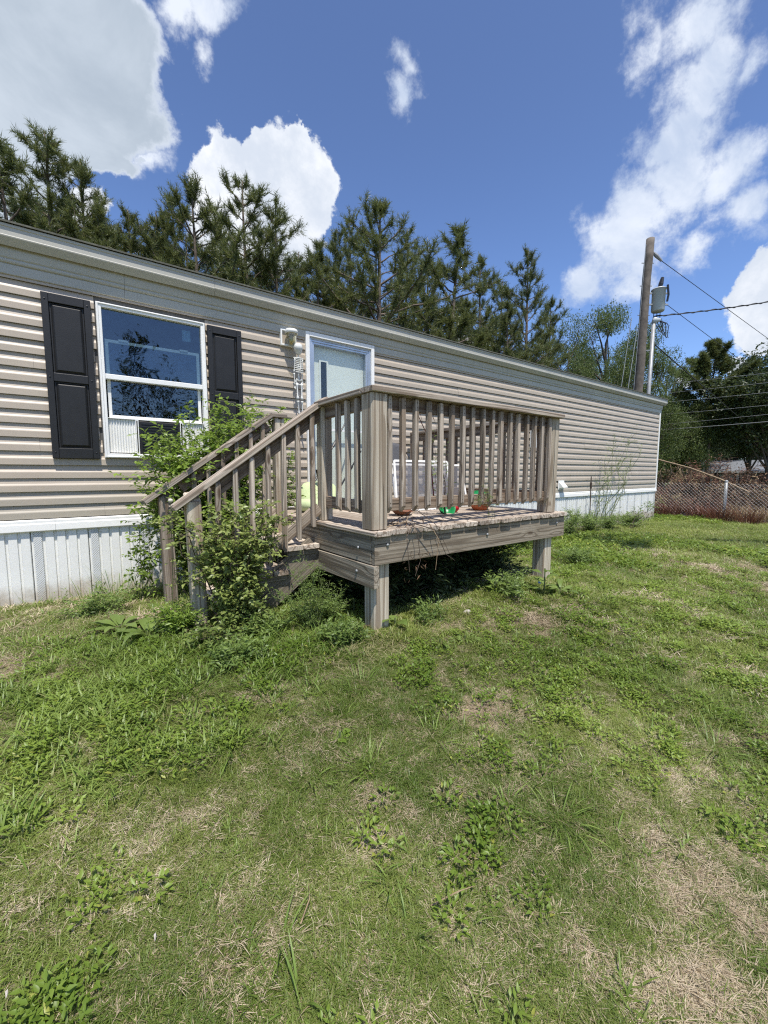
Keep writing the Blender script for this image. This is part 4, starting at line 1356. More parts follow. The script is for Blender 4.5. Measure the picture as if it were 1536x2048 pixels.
# shrub through the near balusters
sh_t = tg([(400, 1040, 2.75), (430, 1030, 2.78), (460, 1020, 2.75), (500, 1020, 2.7), (530, 1010, 2.75), (560, 1030, 2.75), (545, 1050, 2.7), (510, 1060, 2.6), (470, 1070, 2.6), (430, 1080, 2.7),
           (420, 1120, 2.7), (460, 1120, 2.6), (500, 1110, 2.6), (520, 1130, 2.65), (480, 1160, 2.6), (440, 1160, 2.65), (500, 1180, 2.6), (540, 1040, 2.8), (350, 1030, 2.8), (320, 1035, 2.8), (330, 1050, 2.8), (450, 1050, 2.65),
           (490, 1045, 2.65), (530, 1075, 2.7), (470, 1100, 2.62), (495, 1140, 2.62), (515, 1090, 2.65), (450, 1190, 2.68), (405, 1090, 2.78)])
bushy('leafy_shrub', (.80, 2.72, GZf(.8, 2.72)), sh_t, 'dense shrub with yellowish green oak-like leaves growing through the near stair rail', 'shrub', L_SHRUB, M_DARKSTEM,
      (.038, .022), 11, .006, .13, 17, sag=.04, tbias=.08)
bushy('leafy_shrub', (.88, 2.70, GZf(.88, 2.70)), tg([(430, 1230, 2.65), (470, 1220, 2.6), (510, 1215, 2.6), (540, 1230, 2.7), (500, 1250, 2.55), (450, 1260, 2.55), (400, 1280, 2.5), (420, 1290, 2.45), (380, 1270, 2.5), (480, 1275, 2.45), (530, 1260, 2.6)]),
      'low dark green ground shrub under the foot of the stairs', 'shrub', L_SHRUB, M_DARKSTEM, (.030, .016), 10, .004, .10, 20, sag=.02, tbias=-.2)
bushy('sapling', (.60, 2.98, GZf(.6, 2.98)), tg([(350, 1160, 3.0), (360, 1130, 3.0), (340, 1120, 3.0), (370, 1160, 2.95), (365, 1180, 3.0)]), 'small yellow-leaved sapling between the two bottom stair posts', 'sapling', L_SHRUB, M_DARKSTEM,
      (.030, .016), 6, .003, .08, 6, tbias=.3)
# feathery weed in front of the stair stringer
for i, (bx, by, tl, lab) in enumerate(((1.22, 2.42, [(600, 1120, 2.5), (620, 1130, 2.5), (640, 1140, 2.5), (590, 1150, 2.45), (660, 1160, 2.5), (610, 1160, 2.4), (570, 1190, 2.4), (640, 1180, 2.4), (550, 1200, 2.4), (625, 1150, 2.42), (600, 1180, 2.35), (660, 1190, 2.4)], 'tall feathery weed growing in front of the stair stringer'),
                                       (1.38, 2.52, [(650, 1200, 2.5), (680, 1190, 2.5), (690, 1210, 2.4), (670, 1220, 2.4), (640, 1215, 2.4)], 'brownish feathery weed left of the corner post foot'))):
    bushy('feathery_weed', (bx, by, GZf(bx, by)), tg(tl), lab, 'weed', L_WEED, M_STEM, (.019, .0050), 14, .0025, .09, 17, sag=.02, tbias=-.05, up=.8)
for i, (px, py, hh, sp, nn_, lm, lab) in enumerate(((700, 1285, .08, .14, 9, L_WEED, 'low tangled weeds at the left foot of the corner post'), (620, 1240, .10, .16, 9, L_WEED, 'low green weeds in front of the stringer'), (540, 1270, .08, .16, 9, L_WEED, 'leafy weeds below the stair foot'),
                                           (470, 1320, .08, .2, 10, L_WEED, 'dark creeping weeds below the near stair newel'), (360, 1265, .16, .2, 14, L_VINE, 'low bright weeds between the stair newels and the lance-leaved rosettes'), (180, 1235, .14, .25, 14, L_WEED, 'low weeds at the skirting left of the stairs'),
                                           (850, 1240, .06, .16, 6, L_WEED, 'low weeds in the half shade right of the corner post'), (1030, 1190, .14, .25, 14, L_WEED, 'low weeds left of the far deck post'), (760, 1120, .0, .0, 0, L_WEED, ''), (1000, 1140, .25, .25, 16, L_WEED, 'leafy weeds in the half shade under the right part of the deck'), (1150, 1130, .16, .3, 14, L_WEED, 'low weeds right of the far deck post'))):
    if not nn_: continue
    p = ground_at(px, py)
    x, y = p[0], p[1]
    bushy('weed_clump', (x, y, GZf(x, y)), [(x + rng.uniform(-sp, sp), y + rng.uniform(-sp, sp) * .7, GZf(x, y) + hh * rng.uniform(.4, 1.2)) for _ in range(nn_)], lab, 'weeds', lm, M_STEM, (.036, .011), 8, .002, .09, 14, sag=.02, tbias=-.1 + .1 * (i % 3))
# weeds under the deck, massed and dark-leaved to deepen the shade there
bushy('shade_weed', (2.7, 3.1, GZf(2.7, 3.1)), [(2.0 + .17 * i, 2.75 + .5 * rng.random(), -1.0 + .42 * rng.random()) for i in range(11)], 'dark tangle of weeds in the shade under the deck', 'weed', L_WEED, M_DARKSTEM,
      (.06, .020), 9, .003, .18, 30, tbias=-.35)
bushy('shade_weed', (3.3, 2.7, GZf(3.3, 2.7)), [(3.0 + .12 * i, 2.5 + .5 * rng.random(), -.95 + .4 * rng.random()) for i in range(7)], 'dry branching weed under the right end of the deck', 'weed', L_WEED, M_DARKSTEM,
      (.022, .006), 7, .003, .12, 8, tbias=-.2)
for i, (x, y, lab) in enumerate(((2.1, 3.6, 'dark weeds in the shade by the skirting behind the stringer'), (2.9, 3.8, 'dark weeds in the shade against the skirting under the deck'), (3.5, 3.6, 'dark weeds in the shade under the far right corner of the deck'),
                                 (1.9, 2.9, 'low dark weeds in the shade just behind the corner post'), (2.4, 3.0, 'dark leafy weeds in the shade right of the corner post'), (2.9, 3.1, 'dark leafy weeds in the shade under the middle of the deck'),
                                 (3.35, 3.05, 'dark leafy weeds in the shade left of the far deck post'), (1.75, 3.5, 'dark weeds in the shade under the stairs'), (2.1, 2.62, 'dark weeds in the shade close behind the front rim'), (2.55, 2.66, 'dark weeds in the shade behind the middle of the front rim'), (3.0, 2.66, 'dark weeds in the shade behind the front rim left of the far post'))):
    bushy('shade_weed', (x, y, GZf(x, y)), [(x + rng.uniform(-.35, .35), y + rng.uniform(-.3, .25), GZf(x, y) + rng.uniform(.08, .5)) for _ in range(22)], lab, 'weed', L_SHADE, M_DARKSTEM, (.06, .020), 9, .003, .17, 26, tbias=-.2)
# weeds along the right skirting
gx = [(7.2, 4.0, .35, .45), (6.3, 3.9, .3, .4), (7.9, 4.0, .25, .35), (5.6, 3.7, .25, .4), (8.6, 4.0, .2, .3), (9.6, 4.05, .18, .3), (4.9, 3.5, .25, .35)]
labs = ['bushy green weeds against the skirting beside the metal stake', 'bushy weeds by the skirting just right of the deck', 'weeds at the skirting under the tall weed', 'low weeds behind the far deck post',
        'short weeds at the skirting right of the tall weed', 'sparse weeds near the far corner of the skirting', 'weeds in the grass behind the far deck post foot']
for (x, y, hh, sp), lab in zip(gx, labs):
    z = GZf(x, y)
    bushy('weed_clump', (x, y, z), [(x + rng.uniform(-sp, sp), y + rng.uniform(-.35, .12), z + hh * rng.uniform(.5, 1.2)) for _ in range(16)], lab, 'weeds', L_WEED, M_STEM, (.045, .013), 9, .003, .13, 20, tbias=.15)
# tall sparse weed standing in front of the house end
tw = [(1265, 862, 4.0), (1255, 885, 4.0), (1240, 900, 4.0), (1228, 875, 4.02), (1285, 890, 4.0), (1215, 905, 4.02), (1250, 930, 4.0), (1230, 950, 4.0), (1275, 900, 3.98)]
bushy('tall_weed', (8.35, 3.95, GZf(8.35, 3.95)), tg(tw[:5] + tw[8:]), 'tall thin branching weed against the siding near the far end', 'weed', L_WEED, M_STEM, (.075, .010), 6, .008, .20, 16, sag=.05, tbias=.0, up=.9, spread=1.5)
bushy('tall_weed', (7.95, 3.95, GZf(7.95, 3.95)), tg([(1228, 880, 4.0), (1215, 905, 4.0), (1222, 930, 4.0), (1210, 960, 4.0)]), 'slightly shorter thin weed left of the tallest one', 'weed', L_WEED, M_STEM, (.07, .010), 6, .007, .16, 14, sag=.03, up=.9)
bushy('leaning_weed', (9.0, 3.7, GZf(9.0, 3.7)), [(9.4, 3.7, -.75), (9.8, 3.7, -.70), (10.2, 3.75, -.68), (10.5, 3.7, -.78), (10.6, 3.75, -.62)], 'leafy weed stem leaning low in front of the white skirting', 'weed', L_WEED, M_DARKSTEM,
      (.10, .020), 6, .006, .14, 8, sag=.05, tbias=-.2)
# plants growing on the deck behind the balusters
bushy('deck_weed', (2.62, 2.62, DZ), tg([(865, 830, 2.6), (850, 870, 2.6), (880, 880, 2.6), (860, 920, 2.6), (890, 900, 2.7), (870, 950, 2.6)]), 'wispy green weed with dark stems growing up through the deck railing', 'weed', L_WEED, M_DARKSTEM,
      (.055, .010), 5, .003, .12, 6, tbias=.0)
bushy('deck_weed', (2.71, 2.15, -.42), tg([(960, 960, 2.15), (970, 985, 2.14), (955, 1000, 2.14), (966, 940, 2.16)]), 'small yellow-green weed at the deck edge by the orange planter', 'weed', L_WEED, M_STEM, (.018, .006), 9, .002, .07, 8, tbias=.35)

t = thing('red_stem_weed', (2.28, 2.50, DZ), 'dry weed with red stems drooping at the top inside the front railing', 'weed')
A = [onY(868, 1000, 2.45), onY(862, 930, 2.45), onY(852, 865, 2.35), onY(868, 815, 2.3), onY(876, 800, 2.3), onY(872, 830, 2.3)]
part(MB().tube(A, [.006, .005, .004, .003, .002, .001], 6), 'stem', M_REDSTEM, t)
A2 = [onY(852, 865, 2.35), onY(838, 835, 2.3), onY(836, 810, 2.3), onY(845, 845, 2.3)]
part(MB().tube(A2, [.004, .003, .002, .001], 5), 'stem', M_REDSTEM, t)
nn = 26
Cn = np.array([A[3] + rng.normal(0, .03, 3) for _ in range(nn)])
V, Fc, T = leaves(Cn, unit(rng.normal(0, .4, (nn, 3)) + np.array([0, 0, -1])), unit(rng.normal(0, 1, (nn, 3))), .05, .010)
npmesh('foliage', V, Fc, L_BROWN, t, T)['kind'] = 'stuff'

# dead vine on the deck edge, hanging over the rim
t = thing('dead_vine', (1.85, 2.15, DZ), 'dry brown dead vine lying on the deck edge and hanging over the rim board', 'dead vine')
for pts in ([(1.62, 2.2, DZ + .01), (1.75, 2.13, DZ + .04), (1.9, 2.25, DZ + .06), (2.1, 2.4, DZ + .10), (2.3, 2.6, DZ + .05)], [(1.72, 2.3, DZ + .02), (1.78, 2.12, DZ + .03), (1.82, 2.07, DZ - .02), (1.84, 2.06, DZ - .22), (1.80, 2.06, DZ - .33)],
            [(1.82, 2.1, DZ + .03), (1.95, 2.06, DZ - .03), (2.05, 2.05, DZ - .20), (2.15, 2.04, DZ - .26)], [(1.80, 2.10, DZ + .02), (1.72, 2.06, DZ - .05), (1.72, 2.05, DZ - .28)], [(1.66, 2.25, DZ + .01), (1.9, 2.2, DZ + .12), (2.0, 2.1, DZ + .02), (2.12, 2.06, DZ - .22)],
            [(1.95, 2.1, DZ + .02), (2.0, 2.055, DZ - .10), (1.98, 2.05, DZ - .30)]):
    pp = [Vector(p) + Vector(rng.normal(0, .006, 3)) for p in pts]
    part(MB().tube(pp, list(np.linspace(.004, .0015, len(pp))), 5), 'vine_stem', M_DEADSTEM if pts[0][0] > 1.9 or pts[0][0] < 1.65 else M_DARKSTEM, t)
nn = 114
Cn = np.concatenate([rng.uniform((1.6, 2.12, DZ + .005), (2.3, 2.55, DZ + .05), (90, 3)), rng.uniform((1.70, 2.04, DZ - .34), (1.9, 2.08, DZ - .14), (24, 3))])
V, Fc, T = leaves(Cn, unit(rng.normal(0, .6, (nn, 3)) + np.array([0, 0, -.6])), unit(rng.normal(0, 1, (nn, 3))), rng.uniform(.02, .045, nn), .008, droop=.5)
npmesh('foliage', V, Fc, L_BROWN, t, T)['kind'] = 'stuff'

# raked-up dry cuttings round the post and in front of the stairs
prt = []
for (px, py, n_, rad, hh) in ((770, 1300, 260, .22, .03), (700, 1320, 200, .2, .03), (920, 1235, 220, .2, .04), (1000, 1225, 160, .2, .03), (860, 1270, 120, .15, .02), (420, 1270, 120, .15, .03), (560, 1300, 120, .2, .03), (1090, 1205, 120, .15, .03), (250, 1225, 200, .3, .03), (100, 1260, 200, .35, .03)):
    p = ground_at(px, py)
    for _ in range(n_ // 6):
        x, y = p[0] + rng.normal(0, rad * .6), p[1] + rng.normal(0, rad * .4)
        V, Fc, T = blades((x, y, 0), 7, .09, .0026, 1.45, 3, .5, base_r=.03)
        V[:, 2] = V[:, 2] * .55 + GZf(x, y) + rng.uniform(0, hh)
        prt.append((V, Fc, T))
V, Fc, T = merge(prt)
tag(npmesh('dry_cuttings', V, Fc, L_CUT, None, T), 'loose dry grass cuttings lying round the corner post and the stair foot', 'dry grass', kind='stuff')
for px, py, a, ln, lab in ((860, 1235, .5, .35, 'thin dry stick lying in the grass right of the corner post'), (700, 1262, -.6, .40, 'yellowish stalk lying left of the corner post'), (610, 1825, .9, .10, 'pale straw stub in the lower lawn'),
                           (905, 1810, -.3, .14, 'reddish pine straw lying in the lawn')):
    p = ground_at(px, py)
    z = GZf(p[0], p[1]) + .025
    t = thing('dry_twig', (p[0], p[1], z), lab, 'twig')
    dx_, dy_ = math.cos(a) * ln / 2, math.sin(a) * ln / 2
    part(MB().tube([(p[0] - dx_, p[1] - dy_, z), (p[0] + .01, p[1] - .01, z + .02), (p[0] + dx_, p[1] + dy_, z + .01)], [.0018, .0016, .0008], 5), 'stalk', M_DEADSTEM, t)
for px, py, lab in ((312, 1893, 'small white scrap in the lower left lawn'), (15, 2010, 'small white scrap at the bottom left corner')):
    p = ground_at(px, py)
    z = GZf(p[0], p[1]) + .035
    t = thing('white_scrap' if 'scrap' in lab else 'mushroom', (p[0], p[1], z), lab, 'litter' if 'scrap' in lab else 'mushroom')
    if 'scrap' in lab:
        part(MB().add([(p[0] - .002, p[1], z - .02), (p[0] + .002, p[1] - .001, z - .008), (p[0] + .002, p[1] + .008, z - .004), (p[0] - .003, p[1] + .007, z - .006)], [(0, 1, 2, 3)]), 'paper', M_STONE, t)
    else:
        part(MB().lathe([(.008, 0), (.007, .004), (0, .007)], (p[0], p[1], z), 10), 'cap', M_PUFF, t, True)
        part(MB().tube([(p[0], p[1], z - .035), (p[0], p[1], z)], .002, 5), 'stem', M_PUFF, t)

# broad-leaved plants, each leaf a part


def bigleaf(name, c, nlv, L, Wd, label, mat=None, rise=.5, h=.0):
    t = thing(name, c, label, 'plant')
    m_ = []
    for i in range(nlv):
        a = i * 2.4 + rng.uniform(-.3, .3)
        r_ = rise * rng.uniform(.6, 1.4)
        n_ = 7
        vs, fs = [], []
        ln = L * rng.uniform(.7, 1.15)
        for k in range(n_):
            s = k / (n_ - 1)
            rad = ln * (.15 + .85 * s)
            wv = Wd * .5 * math.sin(PI * min(1, s * .93 + .07)) ** .8 * (1 if s < 1 else 0)
            zz = h * i / nlv + ln * r_ * s * (1.15 - .95 * s)
            for q in (-1, 0, 1):
                vs.append((rad * math.cos(a) - q * wv * math.sin(a), rad * math.sin(a) + q * wv * math.cos(a), zz + (.18 * wv if q else 0) + .004 * math.sin(9 * s + q)))
        for k in range(n_ - 1):
            for q in (0, 1):
                fs.append((k * 3 + q, k * 3 + q + 1, (k + 1) * 3 + q + 1, (k + 1) * 3 + q))
        o = npmesh('leaf', np.array(vs) + np.array(c), fs, mat or L_WEED, t, np.full(len(vs), rng.uniform(.3, .9)))
        o.data.polygons.foreach_set('use_smooth', [True] * len(fs))
    part(MB().tube([(c[0], c[1], c[2] - .03), (c[0], c[1], c[2] + max(.03, h))], .006, 6), 'stalk', M_STEM, t)
    return t


for (px, py, nlv, L, Wd, h, lab) in ((990, 1185, 9, .13, .045, .10, 'broad-leaved weed growing out from the shade under the deck rim'), (1088, 1190, 8, .14, .07, .22, 'large-leaved plant standing in front of the far deck post'),
                                     (1120, 1188, 10, .17, .045, .05, 'rosette of long leaves right of the far deck post'), (790, 1255, 5, .13, .06, .06, 'broad-leaved weed at the right foot of the corner post'),
                                     (708, 1226, 4, .09, .05, .10, 'small bright two-leaved sprout left of the corner post'), (935, 1180, 6, .15, .04, .08, 'dusky long-leaved plant in the shade under the middle of the deck'),
                                     (240, 1262, 12, .20, .055, .03, 'large rosette of lance-shaped leaves left of the near stair newel'), (295, 1275, 10, .20, .05, .03, 'second lance-leaved rosette closer to the near stair newel'),
                                     (880, 1290, 18, .11, .010, .0, 'spiky dark green rosette in the lawn right of the corner post'), (930, 1282, 20, .11, .010, .0, 'spiky green rosette in front of the dry patch'),
                                     (680, 1480, 9, .055, .020, .0, 'pale green rosette of toothed leaves in the open lawn'), (140, 1398, 9, .09, .022, .0, 'pale yellow-green dandelion-like rosette in the left weeds')):
    p = ground_at(px, py)
    bigleaf('broadleaf_plant' if Wd > .02 else 'spiky_rosette', (p[0], p[1], GZf(p[0], p[1]) + .01), nlv, L, Wd, lab, L_VINE if 'pale' in lab else None, .5, h)

# stone-like thing and blue scrap by the deck
p = ground_at(935, 1228)
t = thing('pale_stone', tuple(p), 'small pale stone in the dry grass at the edge of the deck shade', 'stone')
vs = [tuple(np.array(p) + np.array((.035 * math.cos(a) * math.cos(b) * (1 + .2 * math.sin(3 * a)), .028 * math.sin(a) * math.cos(b), .022 * math.sin(b) + .012))) for b in np.linspace(-1.5, 1.5, 6) for a in np.linspace(0, 2 * PI, 10, endpoint=False)]
fs = [(i * 10 + j, i * 10 + (j + 1) % 10, (i + 1) * 10 + (j + 1) % 10, (i + 1) * 10 + j) for i in range(5) for j in range(10)]
part(MB().add(vs, fs), 'stone_body', M_STONE, t, True)
p = ground_at(1074, 1182)
t = thing('blue_wrapper', tuple(p), 'crumpled blue plastic wrapper caught in the leaves at the far deck post', 'wrapper')
part(MB().add([(p[0] + .01, p[1], p[2] + .07), (p[0] + .04, p[1] - .01, p[2] + .06), (p[0] + .03, p[1], p[2] + .10), (p[0] + .0, p[1] - .02, p[2] + .12), (p[0] + .02, p[1] + .01, p[2] + .14)], [(0, 1, 2), (0, 2, 3), (2, 4, 3)]), 'film', M_BLUE, t)
p = onY(341, 1001, 2.86)
t = thing('dandelion_seed_head', (p[0], p[1], GZf(p[0], p[1])), 'round pale seed head on a thin stalk at the lower end of the handrails', 'seed head')
part(MB().tube([(p[0] - .03, p[1], GZf(p[0], p[1])), (p[0] - .01, p[1] - .02, -.6), p], .0018, 5), 'stalk', M_STEM, t)
part(MB().lathe([(0, -.013), (.010, -.010), (.0155, 0), (.010, .010), (0, .013)], tuple(p), 12), 'seed_ball', M_PUFF, t, True)
# metal stake
t = thing('metal_stake', (7.93, 4.0, GZf(7.93, 4.0)), 'thin rusty metal stake standing upright in the weeds before the skirting', 'stake')
part(MB().tube([(7.95, 4.0, GZf(7.9, 4) - .1), (7.93, 4.0, -.066)], .010, 6), 'rod', M_DARKSTEM, t)
part(MB().tube([(7.935, 4.0, -.30), (7.935, 4.0, -.18)], .020, 6), 'clamp', M_DARKSTEM, t)

# ------------------------------------------------------------------ crabgrass clumps one can tell apart in the lawn


L_CRABG = leafmat('crab_blades', (0.105, 0.175, 0.030), (0.250, 0.340, 0.080), .3, .42)
clumps = [(740, 1540, .13, 22, 'pale crabgrass clump in the middle of the lawn'), (625, 1560, .10, 22, 'darker crabgrass clump left of the pale one'), (395, 1390, .18, 30, 'big bright crabgrass clump in the left weeds'),
          (465, 1500, .13, 20, 'flat crabgrass clump below the bright left clump'), (675, 1445, .11, 16, 'small crabgrass clump above the pale rosette'), (565, 1890, .16, 5, 'single upright crabgrass shoot near the bottom edge'),
          (815, 1870, .13, 9, 'star-shaped crabgrass sprout near the bottom centre'), (925, 1850, .14, 10, 'crabgrass sprout beside the star-shaped one'), (830, 1720, .12, 12, 'crabgrass sprout left of the leafy weed patch'),
          (785, 1765, .12, 12, 'crabgrass sprout below and left of the leafy weed patch'), (1120, 1640, .14, 22, 'spreading crabgrass clump right of the leafy weed patch'), (1225, 1690, .13, 8, 'tall-bladed crabgrass sprout beside the straw patch'),
          (1300, 1490, .16, 18, 'crabgrass clump in the right part of the lawn'), (865, 1480, .13, 20, 'crabgrass clump above the middle of the lawn'), (20, 1545, .17, 22, 'large fountain of long grass at the left edge'),
          (70, 1490, .15, 16, 'long grass clump behind the left edge fountain'), (600, 2000, .14, 8, 'crabgrass shoots at the bottom edge'), (590, 1300, .20, 45, 'dense bright grass clump in front of the feathery weed'),
          (640, 1275, .18, 40, 'dense grass clump left of the corner post foot'), (560, 1290, .16, 30, 'grass clump below the stair foot'), (220, 1570, .14, 18, 'flat crabgrass clump in the left lawn'), (30, 1690, .16, 14, 'grass sprout at the left edge halfway down'),
          (1010, 1610, .12, 14, 'crabgrass sprout above the leafy weed patch'), (300, 1560, .14, 16, 'loose crabgrass clump left of centre'), (1430, 1500, .18, 22, 'crabgrass clump near the right edge'), (720, 1370, .13, 40, 'dark fine-leaved grass clump in the lawn below the post')]
for px, py, L, n, lab in clumps:
    p = ground_at(px, py)
    t = thing('grass_clump' if 'grass' in lab and 'crab' not in lab else 'crabgrass_clump', (p[0], p[1], GZf(p[0], p[1])), lab, 'grass clump')
    V, Fc, T = blades((p[0], p[1], GZf(p[0], p[1]) - .005), n * (4 if 'fine' in lab or L > .25 else 2 if n > 15 else 1), L, .003 if 'fine' in lab else .0048 if n > 15 else .006, 1.1 if n < 60 else .8, 5, 1.1, base_r=.03 if n < 16 else .07)
    npmesh('blade_tuft', V, Fc, L_CRABG, t, T)['kind'] = 'stuff'
# tall grass against the left skirting
for (x, y, n, L, lab) in ((.20, 4.10, 60, .42, 'tall wispy grass against the skirting left of the stairs'), (.02, 4.12, 30, .32, 'shorter wispy grass against the vented skirting strip'), (.42, 4.05, 50, .36, 'wispy grass behind the far stair newel'), (-.30, 4.15, 16, .20, 'short grass at the base of the left skirting')):
    z = GZf(x, y)
    t = thing('tall_grass', (x, y, z), lab, 'grass clump')
    V, Fc, T = blades((x, y, z - .01), n, L, .004, .45, 6, .6, base_r=.12)
    npmesh('blade_tuft', V, Fc, L_CRABG, t, T)['kind'] = 'stuff'

# ------------------------------------------------------------------ lawn: tufts scattered over the ground
PROTO = D.collections.new('lawn_tufts')


def proto(i, V, Fc, T, mat, bit=None):
    o = npmesh('tuft_%02d' % i, V, Fc, mat, None, T, link=False, extra={'bit': bit if bit is not None else T * 0})
    PROTO.objects.link(o)
    return o


def tuftfield(n, R, L, Wd, spread, seg, arch, dead=.12):
    parts = []
    bits = []
    for k in range(n):
        a, r = rng.uniform(0, 2 * PI), R * math.sqrt(rng.random())
        m_ = 5
        V, Fc, T = blades((r * math.cos(a), r * math.sin(a), -.006), m_, L, Wd, spread, seg, arch, base_r=.008)
        parts.append((V, Fc, T))
        nv = len(V) // m_
        bits.append(np.repeat((rng.random(m_) < dead) * rng.uniform(.4, 1, m_), nv))
    V, Fc, T = merge(parts)
    return V, Fc, T, np.concatenate(bits)


k = 0
for i in range(5):      # 0-4 fine lawn grass for near ground
    V, Fc, T, b = tuftfield(16, .045, .044, .0020, 1.1, 3, 1.1, .22)
    proto(i, V, Fc, T, L_GRASS, b)
for i in range(5, 8):   # 5-7 coarser for the middle distance
    V, Fc, T, b = tuftfield(22, .11, .058, .0046, 1.0, 2, 1.0, .15)
    proto(i, V, Fc, T, L_GRASS, b)
for i in range(8, 10):  # 8-9 far
    V, Fc, T, b = tuftfield(40, .24, .075, .009, 1.0, 2, 1.0, .12)
    proto(i, V, Fc, T, L_GRASS, b)
for i in range(10, 13):  # straw lying flat
    V, Fc, T, b = tuftfield(20, .05, .040, .0017, 1.45, 2, .6, .22)
    V[:, 2] = V[:, 2] * .35 + .006
    proto(i, V, Fc, T, L_STRAW, b)
for i in range(13, 16):  # small leafy weeds
    n = 26
    a = rng.uniform(0, 2 * PI, n)
    r = .05 * np.sqrt(rng.random(n))
    C = np.stack([r * np.cos(a), r * np.sin(a), rng.uniform(.01, .06, n)], 1)
    dr = unit(np.stack([np.cos(a + rng.normal(0, .8, n)), np.sin(a + rng.normal(0, .8, n)), rng.uniform(.1, .9, n)], 1))
    V, Fc, T = leaves(C, dr, unit(rng.normal(0, .3, (n, 3)) + np.array([0, 0, 1])), rng.uniform(.022, .036, n), rng.uniform(.010, .015, n))
    proto(i, V, Fc, T, L_BROAD, np.repeat((rng.random(n) < .08) * 1.0, 5))
for i in range(16, 18):  # mixed weedy clumps: long leaves
    V, Fc, T, b = tuftfield(8, .06, .11, .0075, 1.0, 4, 1.0, .06)
    proto(i, V, Fc, T, L_CRAB, b)
for i in range(18, 20):  # far leafy clumps
    n = 60
    a = rng.uniform(0, 2 * PI, n)
    r = .2 * np.sqrt(rng.random(n))
    C = np.stack([r * np.cos(a), r * np.sin(a), rng.uniform(.01, .07, n)], 1)
    dr = unit(np.stack([np.cos(a * 3), np.sin(a * 3), rng.uniform(.1, .9, n)], 1))
    V, Fc, T = leaves(C, dr, unit(rng.normal(0, .3, (n, 3)) + np.array([0, 0, 1])), rng.uniform(.04, .06, n), rng.uniform(.018, .026, n))
    proto(i, V, Fc, T, L_BROAD, np.repeat((rng.random(n) < .06) * 1.0, 5))

PX, KI, SC, TI = [], [], [], []


def scatter(n, r0, r1, kinds, smin, smax, keep, wide=66):
    a = AZ + np.radians(rng.uniform(-wide, wide, n))
    r = np.sqrt(rng.uniform(r0 * r0, r1 * r1, n))
    x, y = r * np.cos(a), r * np.sin(a)
    ok = (x < YARD_X + .1) & ~((y > 4.26) & (x > HX0) & (x < HX1)) & ~((x > 1.75) & (x < 3.6) & (y > 2.75))
    ok &= rng.random(n) < keep(x, y)
    x, y = x[ok], y[ok]
    m_ = len(x)
    PX.append(np.stack([x, y, gz(x, y)], 1))
    KI.append(rng.integers(kinds[0], kinds[1] + 1, m_))
    SC.append(rng.uniform(smin, smax, m_))
    TI.append(np.clip(.42 + .9 * (vnoise(x, y, .7, 9) - .5) + .5 * (vnoise(x, y, .15, 8) - .5) + rng.normal(0, .12, m_), 0, 1))


def dens(x, y): return np.clip(1.05 - 1.0 * dryness(x, y) - .35 * field(LUSHP, x, y), .05, 1)
def dfar(x, y): return np.clip(1.1 - .8 * dryness(x, y), .1, 1)
def dstraw(x, y): return np.clip(dryness(x, y) * 1.2 + .16, 0, 1)
def dlush(x, y): return np.clip((field(LUSHP, x, y) * .75 + .12 * np.clip((vnoise(x, y, .8, 14) - .62) * 5, 0, 1)) * np.clip((vnoise(x, y, .09, 15) - .3) * 3, 0, 1), 0, 1)
def dweed(x, y): return np.clip(field(WEEDP, x, y) * 1.0 * np.clip((vnoise(x, y, .14, 16) - .15) * 2, 0, 1), 0, 1)


scatter(32000, .6, 2.8, (0, 4), .7, 1.25, dens)
scatter(17000, 2.6, 5.2, (5, 7), .7, 1.2, dens, 60)
scatter(9000, 5.0, 15.0, (8, 9), .7, 1.1, dfar, 55)
scatter(22000, .6, 3.2, (10, 12), .7, 1.3, dstraw)
scatter(9000, 3.1, 7.0, (10, 12), 1.6, 2.8, dstraw, 60)
scatter(9000, .6, 3.4, (13, 15), .5, .95, dlush)
scatter(12000, 3.0, 6.5, (13, 15), .7, 1.25, dlush, 60)
scatter(6000, 5.5, 14, (18, 19), .7, 1.2, lambda x, y: np.clip((vnoise(x, y, 1.2, 14) - .45) * 3, 0, 1), 55)
scatter(12000, 1.2, 5.0, (16, 17), .5, 1.1, dweed, 60)
scatter(7000, 1.2, 5.0, (13, 15), .6, 1.0, dweed, 60)
scatter(1600, .6, 3.5, (16, 17), .4, .8, lambda x, y: 0 * x + .18)
# a ragged grassy fringe along the skirting and round the posts
PP = np.concatenate(PX)
KI = np.concatenate(KI); SC = np.concatenate(SC); TI = np.concatenate(TI)
npt = len(PP)
me = D.meshes.new('lawn_grass')
me.vertices.add(npt)
me.vertices.foreach_set('co', PP.astype(np.float32).ravel())
rot = np.stack([rng.normal(0, .08, npt), rng.normal(0, .08, npt), rng.uniform(0, 2 * PI, npt)], 1).astype(np.float32)
for nm, ty, val in (('kindidx', 'INT', KI.astype(np.int32)), ('scl', 'FLOAT', SC.astype(np.float32)), ('tint', 'FLOAT', TI.astype(np.float32))):
    at = me.attributes.new(nm, ty, 'POINT')
    at.data.foreach_set('value', val)
at = me.attributes.new('rotv', 'FLOAT_VECTOR', 'POINT')
at.data.foreach_set('vector', rot.ravel())
lawn = D.objects.new('lawn_grass', me)
COL.objects.link(lawn)
tag(lawn, 'patchy green lawn with straw and leafy weeds covering the whole foreground', 'grass', kind='stuff')
ng = D.node_groups.new('scatter_tufts', 'GeometryNodeTree')
ng.interface.new_socket('Geometry', in_out='INPUT', socket_type='NodeSocketGeometry')
ng.interface.new_socket('Geometry', in_out='OUTPUT', socket_type='NodeSocketGeometry')
N = ng.nodes
gi, go = N.new('NodeGroupInput'), N.new('NodeGroupOutput')
iop = N.new('GeometryNodeInstanceOnPoints')
m2p = N.new('GeometryNodeMeshToPoints')
